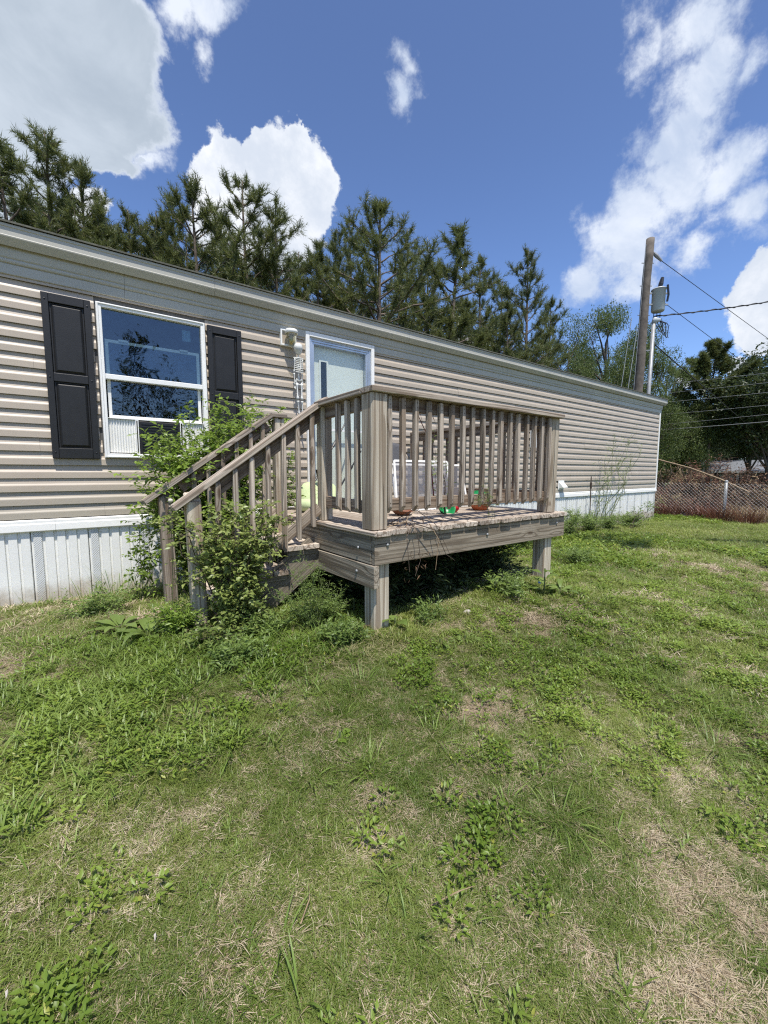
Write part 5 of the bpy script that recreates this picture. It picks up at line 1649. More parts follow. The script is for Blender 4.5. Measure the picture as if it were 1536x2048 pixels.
ci = N.new('GeometryNodeCollectionInfo')
ci.inputs[0].default_value = PROTO
ci.inputs['Separate Children'].default_value = True
ci.inputs['Reset Children'].default_value = True


def attr(nm, ty):
    a = N.new('GeometryNodeInputNamedAttribute')
    a.data_type = ty
    a.inputs[0].default_value = nm
    return [o for o in a.outputs if o.enabled and o.name == 'Attribute'][0]


Lk = ng.links.new
Lk(gi.outputs[0], m2p.inputs[0])
Lk(m2p.outputs[0], iop.inputs['Points'])
Lk(ci.outputs[0], iop.inputs['Instance'])
iop.inputs['Pick Instance'].default_value = True
Lk(attr('kindidx', 'INT'), iop.inputs['Instance Index'])
Lk(attr('scl', 'FLOAT'), iop.inputs['Scale'])
e2r = N.new('FunctionNodeEulerToRotation')
Lk(attr('rotv', 'FLOAT_VECTOR'), e2r.inputs[0])
Lk(e2r.outputs[0], iop.inputs['Rotation'])
Lk(iop.outputs[0], go.inputs[0])
md = lawn.modifiers.new('scatter', 'NODES')
md.node_group = ng

# ------------------------------------------------------------------ trees


def tuft_proto(n, L, w_):
    """a bottlebrush of pine needles round +Z"""
    a = rng.uniform(0, 2 * PI, n)
    el = rng.uniform(.35, 1.35, n)
    z0 = rng.uniform(-.20, .03, n)
    ln = L * rng.uniform(.7, 1.15, n)
    d = np.stack([np.cos(a) * np.cos(el), np.sin(a) * np.cos(el), np.sin(el)], 1)
    b = np.stack([0 * a, 0 * a, z0], 1)
    s = unit(np.cross(d, rng.normal(0, 1, (n, 3)))) * w_ * .5
    V = np.stack([b - s, b + s, b + d * ln[:, None]], 1).reshape(-1, 3)
    return V, np.arange(n * 3).reshape(-1, 3)


def frame_of(d):
    d = unit(d)
    up = np.where(np.abs(d[:, 2:3]) > .95, np.array([[1., 0, 0]]), np.array([[0, 0, 1.]]))
    x = unit(np.cross(up, d))
    y = np.cross(d, x)
    return np.stack([x, y, d], 2)


def pine(H, crown0, Rmax, ntier, name_seed, dens=1.0, nl=36, needle=.19, wid=.011, style='cone'):
    """returns (wood MB, needle arrays) for a pine of height H with base at the origin"""
    wd_ = MB()
    lean = rng.normal(0, .012, 2)
    T = [(lean[0] * z + .04 * math.sin(z * .9), lean[1] * z + .04 * math.cos(z * .7), z) for z in np.linspace(-.3, H, 14)]
    r0 = .011 * H + .02
    wd_.tube(T, [r0 * (1 - i / 13.5) + .008 for i in range(14)], 8)

    def trunk(z):
        f = np.clip((z + .3) / (H + .3) * 13, 0, 12.999)
        i = int(f)
        return np.array(T[i]) + (np.array(T[i + 1]) - np.array(T[i])) * (f - i)
    C, Dn = [], []

    def addt(p, d):
        C.append(p); Dn.append(d)
    for k in range(ntier):
        fz = k / (ntier - 1)
        z = crown0 + (H * .97 - crown0) * fz ** .9
        if style == 'cone':
            R = Rmax * (1 - fz) ** .72 * (.55 + .8 * rng.random()) + .22
        else:
            R = Rmax * (math.sin(PI * min(1, fz * .8 + .25))) * (.7 + .5 * rng.random()) + .25
        nb = rng.integers(3, 6) if style != 'cone' else rng.integers(2, 6)
        a0 = rng.uniform(0, 2 * PI)
        for j in range(nb):
            a = a0 + j * 2 * PI / nb + rng.normal(0, .25)
            e = np.radians(rng.uniform(0, 28) + 34 * fz)
            Rb = R * rng.uniform(.45, 1.3)
            p0 = trunk(z + rng.uniform(-.1, .1))
            n_ = 7
            P = [p0]
            for s in range(1, n_):
                ee = e + .25 * (s / n_) ** 2 * 1.6 - .10
                P.append(P[-1] + np.array([math.cos(a) * math.cos(ee), math.sin(a) * math.cos(ee), math.sin(ee)]) * Rb / (n_ - 1) + rng.normal(0, .02 * Rb, 3))
            wd_.tube(P, list(np.linspace(.012 + .012 * Rb, .006, n_)), 4, cap=False)
            nt = int((3 + 5.5 * Rb) * dens)
            for _ in range(nt):
                f = rng.uniform(.28, 1) ** .7 * (n_ - 1) * .999
                i = int(f)
                q = P[i] + (P[i + 1] - P[i]) * (f - i)
                od = unit((P[i + 1] - P[i])[None])[0]
                tw = unit((od * .7 + rng.normal(0, .7, 3) + np.array([0, 0, .25]))[None])[0]
                ln = rng.uniform(.08, .36) * min(1, .4 + Rb / 1.5)
                e2 = q + tw * ln
                if rng.random() < .35: wd_.tube([q, e2], [.006, .004], 3, cap=False)
                d2 = unit((tw + np.array([0, 0, .35]))[None])[0]
                addt(e2, d2)
                if rng.random() < .5: addt(q + tw * ln * .5, d2)
            addt(P[-1], unit((P[-1] - P[-2] + np.array([0, 0, .1]))[None])[0])
    for s in np.linspace(0, .6, 4): addt(trunk(H - s), np.array([0, 0, 1.]))
    C, Dn = np.array(C), np.array(Dn)
    V0s = [tuft_proto(nl, needle, wid) for _ in range(4)]
    out = []
    wh = rng.integers(0, 4, len(C))
    Rm = frame_of(Dn)
    for q in range(4):
        I = np.where(wh == q)[0]
        V0, F0 = V0s[q]
        sc = rng.uniform(.75, 1.25, len(I))
        W_ = np.einsum('nij,vj->nvi', Rm[I], V0) * sc[:, None, None] + C[I][:, None, :]
        k0 = len(V0)
        Fc = (np.arange(len(I))[:, None, None] * k0 + F0[None]).reshape(-1, 3)
        T_ = np.repeat(np.clip(rng.normal(.45, .30, len(I)), 0, 1), k0)
        out.append((W_.reshape(-1, 3), Fc, T_))
    return wd_, merge(out)


def broadleaf(H, crown0, R, nlimb, nleaf, leafsize, lumps=14, tall=1.0):
    wd_ = MB()
    T = [(.06 * H * .1 * math.sin(z * .5), .05 * math.cos(z * .6), z) for z in np.linspace(-.3, H * .8, 9)]
    wd_.tube(T, [(.016 * H) * (1 - i / 9.5) + .02 for i in range(9)], 8)
    cen, rad = [], []
    for k in range(lumps):
        fz = rng.random()
        z = crown0 + (H - crown0) * (.08 + .86 * fz)
        rr = R * (math.sin(PI * (.12 + .80 * fz))) ** .7 * rng.uniform(.45, .95)
        a = rng.uniform(0, 2 * PI)
        c = np.array([rr * math.cos(a), rr * math.sin(a), z])
        cen.append(c)
        rad.append(R * rng.uniform(.26, .46) * (1.1 - .45 * fz))
        i = max(1, min(7, int((z - R * .6) / (H * .8) * 8)))
        p0 = np.array(T[i])
        m_ = (p0 + c) / 2 + rng.normal(0, .05 * R, 3)
        wd_.tube([p0, m_, c], [.022 + .006 * H, .02 + .003 * H, .012], 5, cap=False)
        for _ in range(5):
            d = rng.normal(0, 1, 3) * rad[-1] * .55
            wd_.tube([m_ * .4 + c * .6, c + d], [.014, .006], 3, cap=False)
    cen.append(np.array([0, 0, H - R * .25])); rad.append(R * .28)
    cen, rad = np.array(cen), np.array(rad)
    w_ = rad ** 2
    pick = rng.choice(len(rad), nleaf // 6, p=w_ / w_.sum())
    # leaf sprays: clumps of 6 leaves near the lump shells
    d = unit(rng.normal(0, 1, (len(pick), 3)))
    rr = rad[pick] * rng.uniform(.45, 1.08, len(pick)) ** .6
    rr *= 1 + .25 * (rng.random(len(pick)) - .5)
    sp = cen[pick] + d * rr[:, None] * np.array([1, 1, .8])
    spt = np.clip(rng.normal(.42, .2, len(pick)), 0, 1)
    C = np.repeat(sp, 6, 0) + rng.normal(0, leafsize * 1.1, (len(pick) * 6, 3))
    n = len(C)
    dr = unit(rng.normal(0, 1, (n, 3)) + np.repeat(d, 6, 0) * .6)
    V, Fc, T_ = leaves(C, dr, unit(rng.normal(0, .8, (n, 3)) + np.array([0, 0, 1])), leafsize * rng.uniform(.7, 1.3, n), leafsize * .55, tint=np.clip(np.repeat(spt, 6) + rng.normal(0, .12, n), 0, 1))
    return wd_, (V, Fc, T_)


def make_tree(name, wd_, arr, bark, lmat, label, cat='tree'):
    t = thing(name, (0, 0, 0), label, cat)
    tr_ = wd_.build('trunk', bark, t, True)
    cr = npmesh('crown', arr[0], arr[1], lmat, t, arr[2])
    cr['kind'] = 'stuff'
    return t


HP = 9.0
pines = []
for i in range(5):
    wd_, arr = pine(HP, 2.0, 1.75 + .22 * (i % 3), 16 + i % 3, i, 2.5 + .4 * (i % 2), 20, .135, .0120)
    pines.append(make_tree('pine_tree', wd_, arr, M_BARKRED, L_PINE, 'pine', 'tree'))
used = [False] * 5


def place(protos, used, i, loc, top, rz, label, group, H, wide=1.0):
    t = protos[i] if not used[i] else copy_tree(protos[i])
    used[i] = True
    s = top / H
    t.location = loc
    t.rotation_euler = (0, 0, rz)
    t.scale = (s * wide, s * wide, s)
    t['label'] = label
    t['group'] = group
    return t


rowp = [  # px, py of the top, Y plane, variant, width factor, label
    (88, 250, 12.5, 0, 1.0, 'tallest pine at the far left with a bare forked trunk above the roof'), (12, 300, 12.0, 1, 1.0, 'pine cut by the left edge of the view'), (150, 320, 13.0, 2, .9, 'pine just right of the tallest left pine'),
    (195, 420, 12.0, 3, .9, 'short pine in front of the small white cloud on the left'), (262, 425, 13.0, 4, .9, 'pointed pine left of the white cloud'), (312, 430, 13.5, 0, .9, 'narrow pine next to the pointed one, left of the white cloud'),
    (345, 400, 14.5, 1, .8, 'pine at the left edge of the big white cloud'), (390, 365, 13.0, 2, 1.0, 'tall pine against the left part of the big white cloud'), (482, 360, 12.5, 3, 1.0, 'tall pine in the middle of the big white cloud'),
    (545, 400, 12.0, 4, .9, 'pine against the right part of the big white cloud'), (628, 480, 12.5, 1, .9, 'rounded pine under the right edge of the big white cloud'), (672, 470, 14.0, 3, .8, 'slim pine between the cloud and the tallest middle pine'),
    (705, 440, 14.5, 0, .7, 'small pine top at the left shoulder of the tallest middle pine'), (752, 402, 12.0, 2, 1.1, 'tallest pine in the middle with long open branches'), (815, 455, 15.0, 4, .8, 'pine at the right shoulder of the tallest middle pine'),
    (905, 450, 13.0, 1, 1.15, 'broad pine right of centre with a full crown'), (960, 520, 16.0, 3, .9, 'lower pine right of the broad one'), (1000, 560, 17.0, 0, .9, 'pine between the broad one and the slim spire'), (1060, 500, 13.5, 4, .8, 'slim spire-topped pine left of the cloud gap'),
    (1105, 600, 19.0, 2, .9, 'small pine right of the slim spire-topped pine'), (590, 500, 16.0, 0, .9, 'pine mostly hidden behind the pines under the white cloud'), (440, 430, 17.0, 4, .9, 'pine seen between the two tall pines before the white cloud'), (860, 520, 17.0, 2, .9, 'dark pine behind the two middle pines'),
    (235, 500, 12.0, 2, 1.0, 'low pine filling the gap above the roof left'), (1020, 610, 13.0, 1, .9, 'low pine just above the roof right of the broad pine'),
        (60, 400, 15.0, 3, 1.2, 'low bushy pine under the two tallest left pines'), (290, 500, 15.0, 1, 1.2, 'low pine filling the row left of the white cloud'), (370, 470, 16.0, 3, 1.1, 'low pine under the left edge of the white cloud'),
        (520, 510, 14.5, 2, 1.2, 'low pine under the middle of the white cloud'), (650, 560, 13.5, 4, 1.2, 'low pine between the white cloud and the tallest middle pine'), (730, 560, 15.5, 1, 1.2, 'low pine in front of the tallest middle pine'), (790, 590, 14.0, 0, 1.2, 'low pine just above the roof right of the tallest middle pine'),
        (850, 600, 14.0, 3, 1.2, 'low pine just above the roof left of the broad pine'), (930, 600, 15.0, 2, 1.2, 'low pine in front of the broad pine'), (985, 640, 16.0, 4, 1.3, 'low pine left of the slim spire-topped pine'), (1080, 670, 15.0, 1, 1.3, 'low pine under the slim spire-topped pine'), (180, 450, 14.0, 1, 1.2, 'low pine left of the pointed pine above the window'), (225, 470, 15.0, 3, 1.2, 'low pine just right of the small white cloud'), (120, 440, 14.0, 4, 1.3, 'low pine right under the far left cloud')]
for j, (px, py, Y, v, wdt, lab) in enumerate(rowp):
    p = onY(px, py, Y)
    place(pines, used, v, (p[0], p[1], -1.2), p[2] + 1.2, rng.uniform(0, 6.28), lab, 'pines behind the mobile home', HP, wdt * 1.15)

# broadleaf trees: bright ones beside the pole, dark ones far right
bt = []
for i in range(3):
    wd_, arr = broadleaf(8.0, 1.0, 2.4, 8, 34000, .085, 30)
    bt.append(make_tree('broadleaf_tree', wd_, arr, M_BARK, L_BRIGHT, 'tree'))
ub = [False] * 3
for j, (px, py, Y, v, wdt, lab) in enumerate(((1215, 612, 15, 0, .75, 'sunlit broadleaf tree left of the utility pole'), (1140, 625, 16, 1, .65, 'grey-green broadleaf tree right of the last pine'), (1290, 650, 9.5, 2, .7, 'bright broadleaf tree directly behind the utility pole'),
                                               (1340, 690, 9.6, 1, .8, 'bright green tree just beyond the right end of the home'), (1385, 790, 8.4, 0, .75, 'leafy tree low between the pole and the lone tall pine'), (1180, 700, 20, 2, .9, 'low broadleaf tree behind the roof left of the pole'),
                                               (1240, 720, 13, 0, .8, 'dusty green tree low behind the roof by the pole foot'), (1330, 790, 9.5, 0, .8, 'dense tree low beyond the right house corner'))):
    p = onY(px, py, Y)
    place(bt, ub, v, (p[0], p[1], -1.3), p[2] + 1.3, rng.uniform(0, 6.28), lab, 'broadleaf trees near the utility pole', 8.0, wdt)
dk = []
for i in range(3):
    wd_, arr = broadleaf(11.0, 4.4, 4.4, 10, 24000, .20, 30)
    dk.append(make_tree('oak_tree', wd_, arr, M_BARK, L_OAK, 'oak'))
ud = [False] * 3
far = [(1330, 800, 30, 2, .8, 'dark oak just right of the bright tree'), (1372, 800, 38, 1, .8, 'dark oak just left of the lone tall pine'), (1360, 800, 34, 0, 1.0, 'dark oak behind the bright tree, left of the lone tall pine'), (1400, 820, 40, 1, 1.0, 'dark oak behind the trunk of the lone tall pine'), (1515, 745, 33, 2, .95, 'big dark oak at the right edge'),
       (1560, 700, 30, 0, 1.2, 'dark oak cut by the right edge of the view'), (1470, 800, 46, 1, 1.1, 'distant dark oak between the lone pine and the right edge'), (1330, 830, 44, 2, 1.1, 'distant dark oak low behind the house corner'),
       (1540, 800, 48, 0, 1.1, 'distant dark oak low at the right edge'), (1425, 850, 60, 2, 1.5, 'far dark trees low behind the ranch house'), (1340, 860, 62, 1, 1.5, 'far dark trees low left of the ranch house'), (1520, 850, 62, 1, 1.6, 'far dark trees behind the right part of the ranch house'),
       (1640, 690, 36, 2, 1.2, 'dark oak standing just outside the right edge')]
for px, py, X, v, wdt, lab in far:
    p = onX(px, py, X)
    place(dk, ud, v, (p[0], p[1], -1.3), p[2] + 1.3, rng.uniform(0, 6.28), lab, 'dark oaks beyond the fence', 11.0, wdt)
wd_, arr = pine(14.0, 6.0, 3.6, 17, 9, 3.4, 30, .34, .034, 'round')
lp = make_tree('tall_pine', wd_, arr, M_BARKRED, L_PINE, 'lone tall pine with a bare lower trunk and flat layered crown at the right', 'tree')
p = onX(1432, 678, 28)
s = (p[2] + 1.3) / 14.0
lp.location = (p[0], p[1], -1.3); lp.scale = (s, s, s)

# pines across the lawn behind the viewer: the window glass mirrors them
for j, (x, y, tp, v, lab) in enumerate(((2.6, -15, 7.6, 0, 'middle pine standing across the lawn mirrored in the window'), (-2.0, -14, 6.4, 1, 'left pine across the lawn mirrored in the window'), (7.0, -15, 6.8, 2, 'right pine across the lawn mirrored in the window'), (4.8, -19, 6.4, 3, 'farther pine across the lawn mirrored in the window'),
                                        (0.4, -19, 6.6, 4, 'farther left pine across the lawn mirrored in the window'))):
    place(pines, used, v, (x, y, -1.6), tp + .6, rng.uniform(0, 6), lab, 'pines across the lawn', HP, 1.2)
# branch tip hanging into the upper right corner
wd_, arr = pine(1.2, .35, .45, 5, 11, 1.0, 40, .16, .008)
t = make_tree('pine_branch', wd_, arr, M_BARKRED, L_OAK, 'dark pine branch tip hanging into the upper right corner', 'branch')
p = ray(1556, -6) * 7.5
t.location = tuple(p + np.array((.5, -.3, .9))); t.rotation_euler = (math.radians(150), .3, 0)
bt_ = thing('overhanging_limb', tuple(p + np.array((.5, -.3, .9))), 'bare limb reaching in above the upper right corner outside the view', 'branch')
part(MB().tube([p + np.array((.5, -.3, .9)), p + np.array((3, -3, 1.6)), p + np.array((7, -7, 1.0)), p + np.array((9, -10, -6))], [.03, .06, .12, .2], 7), 'limb', M_BARK, bt_)

# ------------------------------------------------------------------ utility pole and wires
PB = Vector((14.40, 6.0, -1.6)); PTp = Vector((14.853, 6.0, 7.33))
pole = thing('utility_pole', tuple(PB), 'weathered brown wooden utility pole leaning slightly beyond the roof', 'utility pole')
npz = 16
part(MB().tube([PB.lerp(PTp, i / npz) + Vector((.012 * math.sin(i * 1.7), .01 * math.cos(i), 0)) for i in range(npz + 1)], [.148 - .030 * i / npz for i in range(npz + 1)], 14), 'pole_shaft', M_POLE, pole, True)
R3 = Vector(R_)
for z in (4.2, 5.0, 5.9, 6.6):
    c = PB.lerp(PTp, (z + 1.6) / 8.93)
    part(MB().tube([c + R3 * .18, c - R3 * .20], .014, 6), 'bolt', M_GALV, pole)
ctop = PB.lerp(PTp, .955)
part(MB().tube([ctop + R3 * .12, ctop + R3 * .24 + Vector((0, 0, -.10)), ctop + R3 * .42 + Vector((0, 0, -.26))], [.035, .06, .035], 8), 'insulator', M_INS, pole)
gw = [PB.lerp(PTp, f) - R3 * (.20 - .06 * f) + Vector((0, -.03, 0)) for f in np.linspace(.2, .98, 10)]
part(MB().tube(gw, .009, 5), 'ground_wire', M_GALV, pole)
tz = 5.45
tcn = PB.lerp(PTp, (tz + 1.6) / 8.93) + R3 * .42
trf = thing('transformer', tuple(tcn - Vector((0, 0, .36))), 'grey cylindrical pole-mounted transformer on the utility pole', 'transformer')
part(MB().lathe([(0, -.34), (.165, -.34), (.186, -.31), (.186, .30), (.205, .31), (.205, .345), (.17, .37), (0, .385)], tuple(tcn), 24), 'tank', M_PAINTGREY, trf, True)
part(MB().lathe([(.206, .318), (.218, .328), (.206, .34)], tuple(tcn), 24), 'lid_band', M_GALV, trf)
for z in (-.12, .22):
    c = tcn + Vector((0, 0, z))
    part(MB().tube([c - R3 * .46, c + R3 * .31], .028, 4), 'bracket', M_GALV, trf)
part(MB().tube([tcn + Vector((0, 0, .40)) + R3 * .02, tcn + Vector((0, 0, .50)) + R3 * .05, tcn + Vector((0, 0, .70)) + R3 * .09], [.055, .07, .045], 9), 'bushing', M_BLACKM, trf)
part(MB().tube([tcn + Vector((0, -.24, .40)), tcn + Vector((0, -.26, .1)) + R3 * .02, tcn + Vector((0, -.25, -.1))], .03, 6), 'arrester', M_BLACKM, trf)
RB = Vector((14.72, 5.78, -1.2)); RT = Vector((14.98, 5.80, 4.75))
ris = thing('service_mast', tuple(RB), 'pale grey conduit mast with weatherhead beside the utility pole', 'conduit mast')
part(MB().tube([RB, RB.lerp(RT, .5), RT], .058, 10), 'conduit', M_GALV, ris, True)
part(MB().tube([RT, RT + Vector((0, 0, .10)) + R3 * .03, RT + R3 * .18 + Vector((0, 0, .10))], [.07, .10, .06], 10), 'weatherhead', M_PAINTGREY, ris, True)
for z in (3.9, 2.9):
    c = RB.lerp(RT, (z + 1.2) / 5.95)
    part(MB().tube([c, c - R3 * .32], .02, 5), 'standoff', M_GALV, ris)


def wire(name, a, b, sag, r, mat, label, n=24, twist=False, group=None):
    a, b = Vector(a), Vector(b)
    P = [a.lerp(b, i / n) + Vector((0, 0, -sag * 4 * (i / n) * (1 - i / n))) for i in range(n + 1)]
    mid = a
    o = MB().tube(P, r, 5)
    ob_ = o.build(name, mat)
    tag(ob_, label, 'wire', group)
    if twist:
        n2 = 130
        Q = []
        for i in range(n2):
            f = i / n2
            c = a.lerp(b, f) + Vector((0, 0, -sag * 4 * f * (1 - f)))
            Q.append(c + Vector((0, math.cos(i * 1.1), math.sin(i * 1.1))) * r * 1.3)
        o2 = MB().tube(Q, r * .8, 4).build('twisted_strand', mat, ob_)
    return ob_


hang = [ctop + R3 * .42 + Vector((0, 0, -.26))]
wire('power_line', hang[0], Vector(ray(1800, 870)) * 60, .0, .010, M_WIRE, 'thin overhead line running down right from the top insulator of the pole')
wire('power_line', tcn - Vector((0, 0, .0)) + R3 * .1, Vector(ray(1800, 960)) * 60, .0, .009, M_WIRE, 'thin overhead line running down right from behind the transformer')
wire('service_cable', tcn + Vector((0, 0, -.48)) - R3 * .1, Vector(ray(1900, 520)) * 26, .25, .018, M_WIRE, 'twisted black service cable sweeping right from under the transformer', twist=True)
wire('guy_wire', RT + Vector((0, 0, -.6)), Vector(ray(1600, 940)) * 45, .0, .018, M_WIRE, 'dark guy wire descending right from the conduit mast')
for i, dzz in enumerate((0, .1, .18)):
    t0 = tcn + Vector((0, 0, -.37)) + R3 * (-.12 + .1 * i)
    b = RT + R3 * .18 + Vector((0, 0, .08))
    P = [t0, t0 + Vector((0, 0, -.25)), b + R3 * (.10 + dzz) + Vector((0, 0, -.42 - dzz)), b + R3 * (.12 + dzz) + Vector((0, 0, -.1)), b]
    pts = []
    for k in range(len(P) - 1):
        for s in range(5): pts.append(P[k].lerp(P[k + 1], s / 5))
    sm_ = [pts[0]] + [(pts[k - 1] + pts[k] + pts[k + 1]) / 3 for k in range(1, len(pts) - 1)] + [b]
    o = MB().tube(sm_, .012, 5).build('drip_loop', M_WIRE)
    tag(o, ['left', 'middle', 'right'][i] + ' black drip loop cable between transformer and weatherhead', 'cable', 'drip loop cables')
# pale distribution wires crossing the far trees
for i, (y0, y1) in enumerate(((772, 742), (790, 762), (808, 782), (832, 808), (852, 826), (862, 842))):
    a = ray(1290, y0) * 26
    b = ray(1620, y1 - 6) * 22
    wire('distribution_wire', a, b, .02, .008 if i < 5 else .014, M_WIREL, ['topmost', 'second', 'third', 'fourth', 'fifth', 'lowest and thickest'][i] + ' pale wire crossing in front of the dark oaks', group='pale wires before the oaks')
for i, (a, b) in enumerate((((1242, 770), (1250, 712)), ((1256, 772), (1262, 730)))):
    A, B = ray(*a) * 15.5, ray(*b) * 15.5
    A = A + (A - B) * 2
    wire('steel_guy', A, Vector(B) + Vector((.3, 0, 1.2)), 0, .012, M_WIREL, ['left', 'right'][i] + ' of the two pale guy strands left of the pole foot', group='pale guy strands')

# ------------------------------------------------------------------ chain link fence and burnt ground beyond
FX = 12.95
fence = thing('chain_link_fence', (FX, 2.5, GZf(FX, 2.5)), 'rusty chain link fence with round posts at the far edge of the lawn', 'fence')
ftop = -.26
mbf = MB()
ya_, yb_ = -7.0, 10.0
st = .082
zf = GZf(FX, 2.5) + .02
Hf = ftop - zf
vs, fs = [], []
# each wire of the mesh is a thin ribbon pair: build diagonals as 3-sided tubes
nd = int((yb_ - ya_) / st)
for k in range(-int(Hf / st) - 1, nd):
    y0 = ya_ + k * st
    for sgn in (1, -1):
        p0, p1 = [y0, 0.0], [y0 + Hf, Hf]
        if sgn < 0: p0, p1 = [y0 + Hf, 0.0], [y0, Hf]
        # clip to the fence ends
        if max(p0[0], p1[0]) > yb_ or min(p0[0], p1[0]) < ya_: continue
        mbf.tube([(FX + .004 * sgn, p0[0], zf + p0[1]), (FX + .004 * sgn, p1[0], zf + p1[1])], .0026, 3, cap=False)
o = part(mbf, 'wire_mesh', simple('rusty_fence_wire', (0.40, 0.38, 0.36), .6, .3), fence)
o['kind'] = 'stuff'
for y in (-5.35, -2.5, .35, 3.17, 6.0, 8.8):
    z = GZf(FX, y)
    part(MB().tube([(FX + .05, y, z - .2), (FX + .05, y, ftop + .04)], .034, 10), 'fence_post', M_GALV, fence, True)
    part(MB().lathe([(.04, 0), (.04, .02), (.02, .04), (0, .045)], (FX + .05, y, ftop + .041), 10), 'post_cap', M_GALV, fence, True)
part(MB().tube([(FX + .03, ya_, zf + .03), (FX + .03, yb_, zf + .03)], .005, 4), 'tension_wire', M_GALV, fence)
# broken top rail
t = thing('fallen_rail', (13.1, 4.8, .35), 'pale bent rail slanting down over the fence beside the house corner', 'rail')
part(MB().tube([(13.1, 5.3, .52), onX(1312, 918, 13.1), onX(1380, 936, 13.1), onX(1440, 958, 13.1), onX(1500, 985, 13.1)], .022, 6), 'rail_bar', M_DEADSTEM, t)
t2 = thing('hanging_dead_vines', (13.15, 4.4, .2), 'dry dead vines hanging in loops from the slanting rail', 'dead vines')
for k in range(12):
    px = 1314 + k * 14 + rng.uniform(-5, 5)
    py = 920 + (px - 1312) * .30
    A = onX(px, py, 13.15)
    P = [A, A + np.array([rng.uniform(-.1, .1), rng.uniform(-.12, .12), -.25]), A + np.array([.05, rng.uniform(-.25, .25), -.5]), A + np.array([0, rng.uniform(-.3, .3), -.85])]
    part(MB().tube(P, [.010, .008, .007, .004], 4, cap=False), 'vine_stem', M_DEADSTEM, t2)

# red-brown dead grass at the fence foot, one clump each
rp = [(1325, 1028, 'red-brown dead grass clump at the fence by the house corner'), (1345, 1030, 'red-brown dead grass clump right of the house corner'), (1400, 1033, 'red dead grass clump left of the bright red one'), (1420, 1036, 'bright rust-red dead grass clump left of the fence post'),
      (1440, 1038, 'rust-red dead grass clump at the foot of the fence post'), (1475, 1042, 'brown dead grass clump right of the fence post'), (1500, 1045, 'brown-red dead grass clump near the right edge'), (1530, 1047, 'dead grass clump cut by the right edge')]
for px, py, lab in rp:
    p = onX(px, 1010, FX - .12 + rng.uniform(-.05, .3))
    x, y = p[0], p[1]
    z = GZf(x, y)
    t = thing('dead_grass_clump', (x, y, z), lab, 'dead grass', 'red dead grass along the fence')
    V, Fc, T = blades((x, y, z), 170, .50, .014, .45, 4, .45, base_r=.28)
    npmesh('blade_tuft', V, Fc, L_RED if 'red' in lab else L_TAN, t, T)['kind'] = 'stuff'
# burnt brush
ORD = ['nearest', 'second nearest', 'third nearest', 'fourth nearest', 'fifth nearest', 'sixth nearest', 'farthest', 'very farthest', 'last']
SEEN = {}


def bush_label(k, hh, x, y):
    key = ('tall' if hh > .9 else 'low', ['burnt brown bush', 'rust-red dead bush', 'dry tan bush', 'charred brown bush'][k % 4], 'left' if y / x > .235 else 'right')
    SEEN[key] = SEEN.get(key, -1) + 1
    return '%s %s %s beyond the fence, %s of its post' % (ORD[min(SEEN[key], 8)], key[0], key[1], key[2])


for k in range(34):
    x = 14.0 + 7.0 * k / 33
    a = rng.uniform(.02, .42)
    y = x * a
    z = GZf(x, y)
    hh = rng.uniform(.6, 1.2) * (1.45 if x > 16 else .75)
    mt = [L_BROWN, L_RED, L_TAN, L_BROWN][k % 4]
    bushy('dead_bush', (x, y, z), [(x + rng.uniform(-.9, .9), y + rng.uniform(-.9, .9), z + hh * rng.uniform(.4, 1)) for _ in range(13)],
          bush_label(k, hh, x, y), 'dead bush', mt, M_DARKSTEM, (.12, .035), 6, .012, .3, 8, group='burnt bushes beyond the fence')
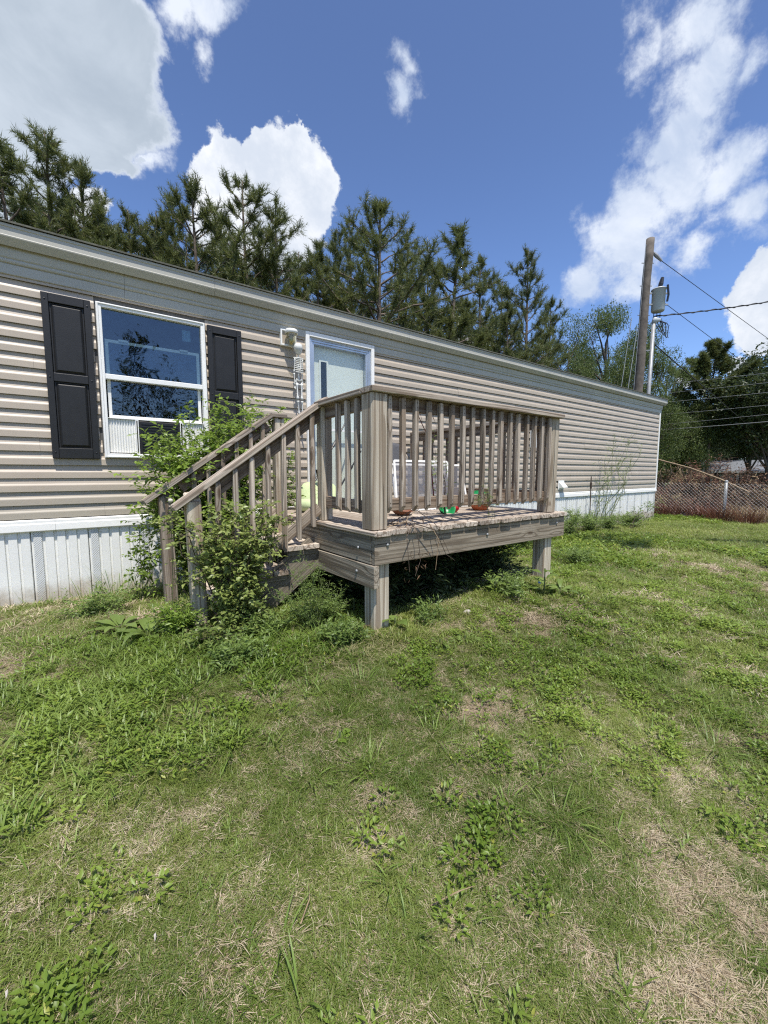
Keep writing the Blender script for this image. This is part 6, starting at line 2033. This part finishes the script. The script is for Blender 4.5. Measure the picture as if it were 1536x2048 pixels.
# fallen logs
for (x, y, l, a, lab) in ((14.6, 4.3, 2.2, 1.5, 'pale fallen log lying behind the fence left of the fence post'), (14.2, 2.2, 2.0, 1.75, 'pale fallen log lying behind the fence near the right edge')):
    z = GZf(x, y) + .10
    t = thing('fallen_log', (x, y, z - .1), lab, 'log')
    part(MB().tube([(x - math.cos(a) * l / 2, y - math.sin(a) * l / 2, z), (x, y, z + .03), (x + math.cos(a) * l / 2, y + math.sin(a) * l / 2, z + .02)], [.06, .07, .045], 8), 'log_body', M_DEADSTEM, t, True)

# dry debris row: straw edge of the lawn by the fence
V, Fc, T = [], [], []
prt = []
for _ in range(900):
    x, y = FX - abs(rng.normal(0, .22)) - .05 + .15, rng.uniform(-4, 6)
    prt.append(blades((x, y, GZf(x, y)), 5, .16, .010, 1.3, 2, .5, base_r=.1))
V, Fc, T = merge(prt)
o = npmesh('dry_grass_strip', V, Fc, L_TAN, None, T)
tag(o, 'strip of pale dry grass along the foot of the fence', 'dry grass', kind='stuff')

# ------------------------------------------------------------------ ranch house beyond the burnt ground
rh = thing('ranch_house', (40, 9, -1.3), 'low ranch house with grey roof and white porch posts among the far trees', 'house')
z0 = -1.3
part(MB().box(41.2, 47, 3.5, 13.0, z0, .15), 'wall', M_BRICK, rh)
part(MB().add([(39.6, 2.9, .12), (39.6, 13.6, .12), (44, 2.9, 1.05), (44, 13.0, 1.05), (48.4, 2.9, .12), (48.4, 13.6, .12)], [(0, 1, 3, 2), (2, 3, 5, 4), (0, 2, 4), (1, 5, 3), (0, 4, 5, 1)]), 'roof', M_ROOFGREY, rh)
part(MB().box(39.55, 39.65, 2.9, 13.6, .02, .16), 'fascia', M_WHITE, rh)
for y in (3.4, 5.6, 7.4, 9.0, 10.6, 12.2, 13.2):
    part(MB().box(39.8, 39.92, y, y + .13, z0, .02), 'porch_post', M_WHITE, rh)
for y in (4.3, 6.4, 8.2, 11.4):
    wn = part(frame(MB(), 0, 1, 0, 1, .08, 0, .05), 'window', M_WHITE, rh)
    wn.matrix_basis = Matrix.Translation((41.17, y, -.95)) @ Matrix.Rotation(PI / 2, 4, 'Z')
    part(MB().box(41.14, 41.16, y + .08, y + .92, -.87, -.03), 'pane', M_GLASS, wn)
part(MB().box(41.12, 41.19, 9.6, 10.5, z0, -.02), 'door', M_WHITE, rh)
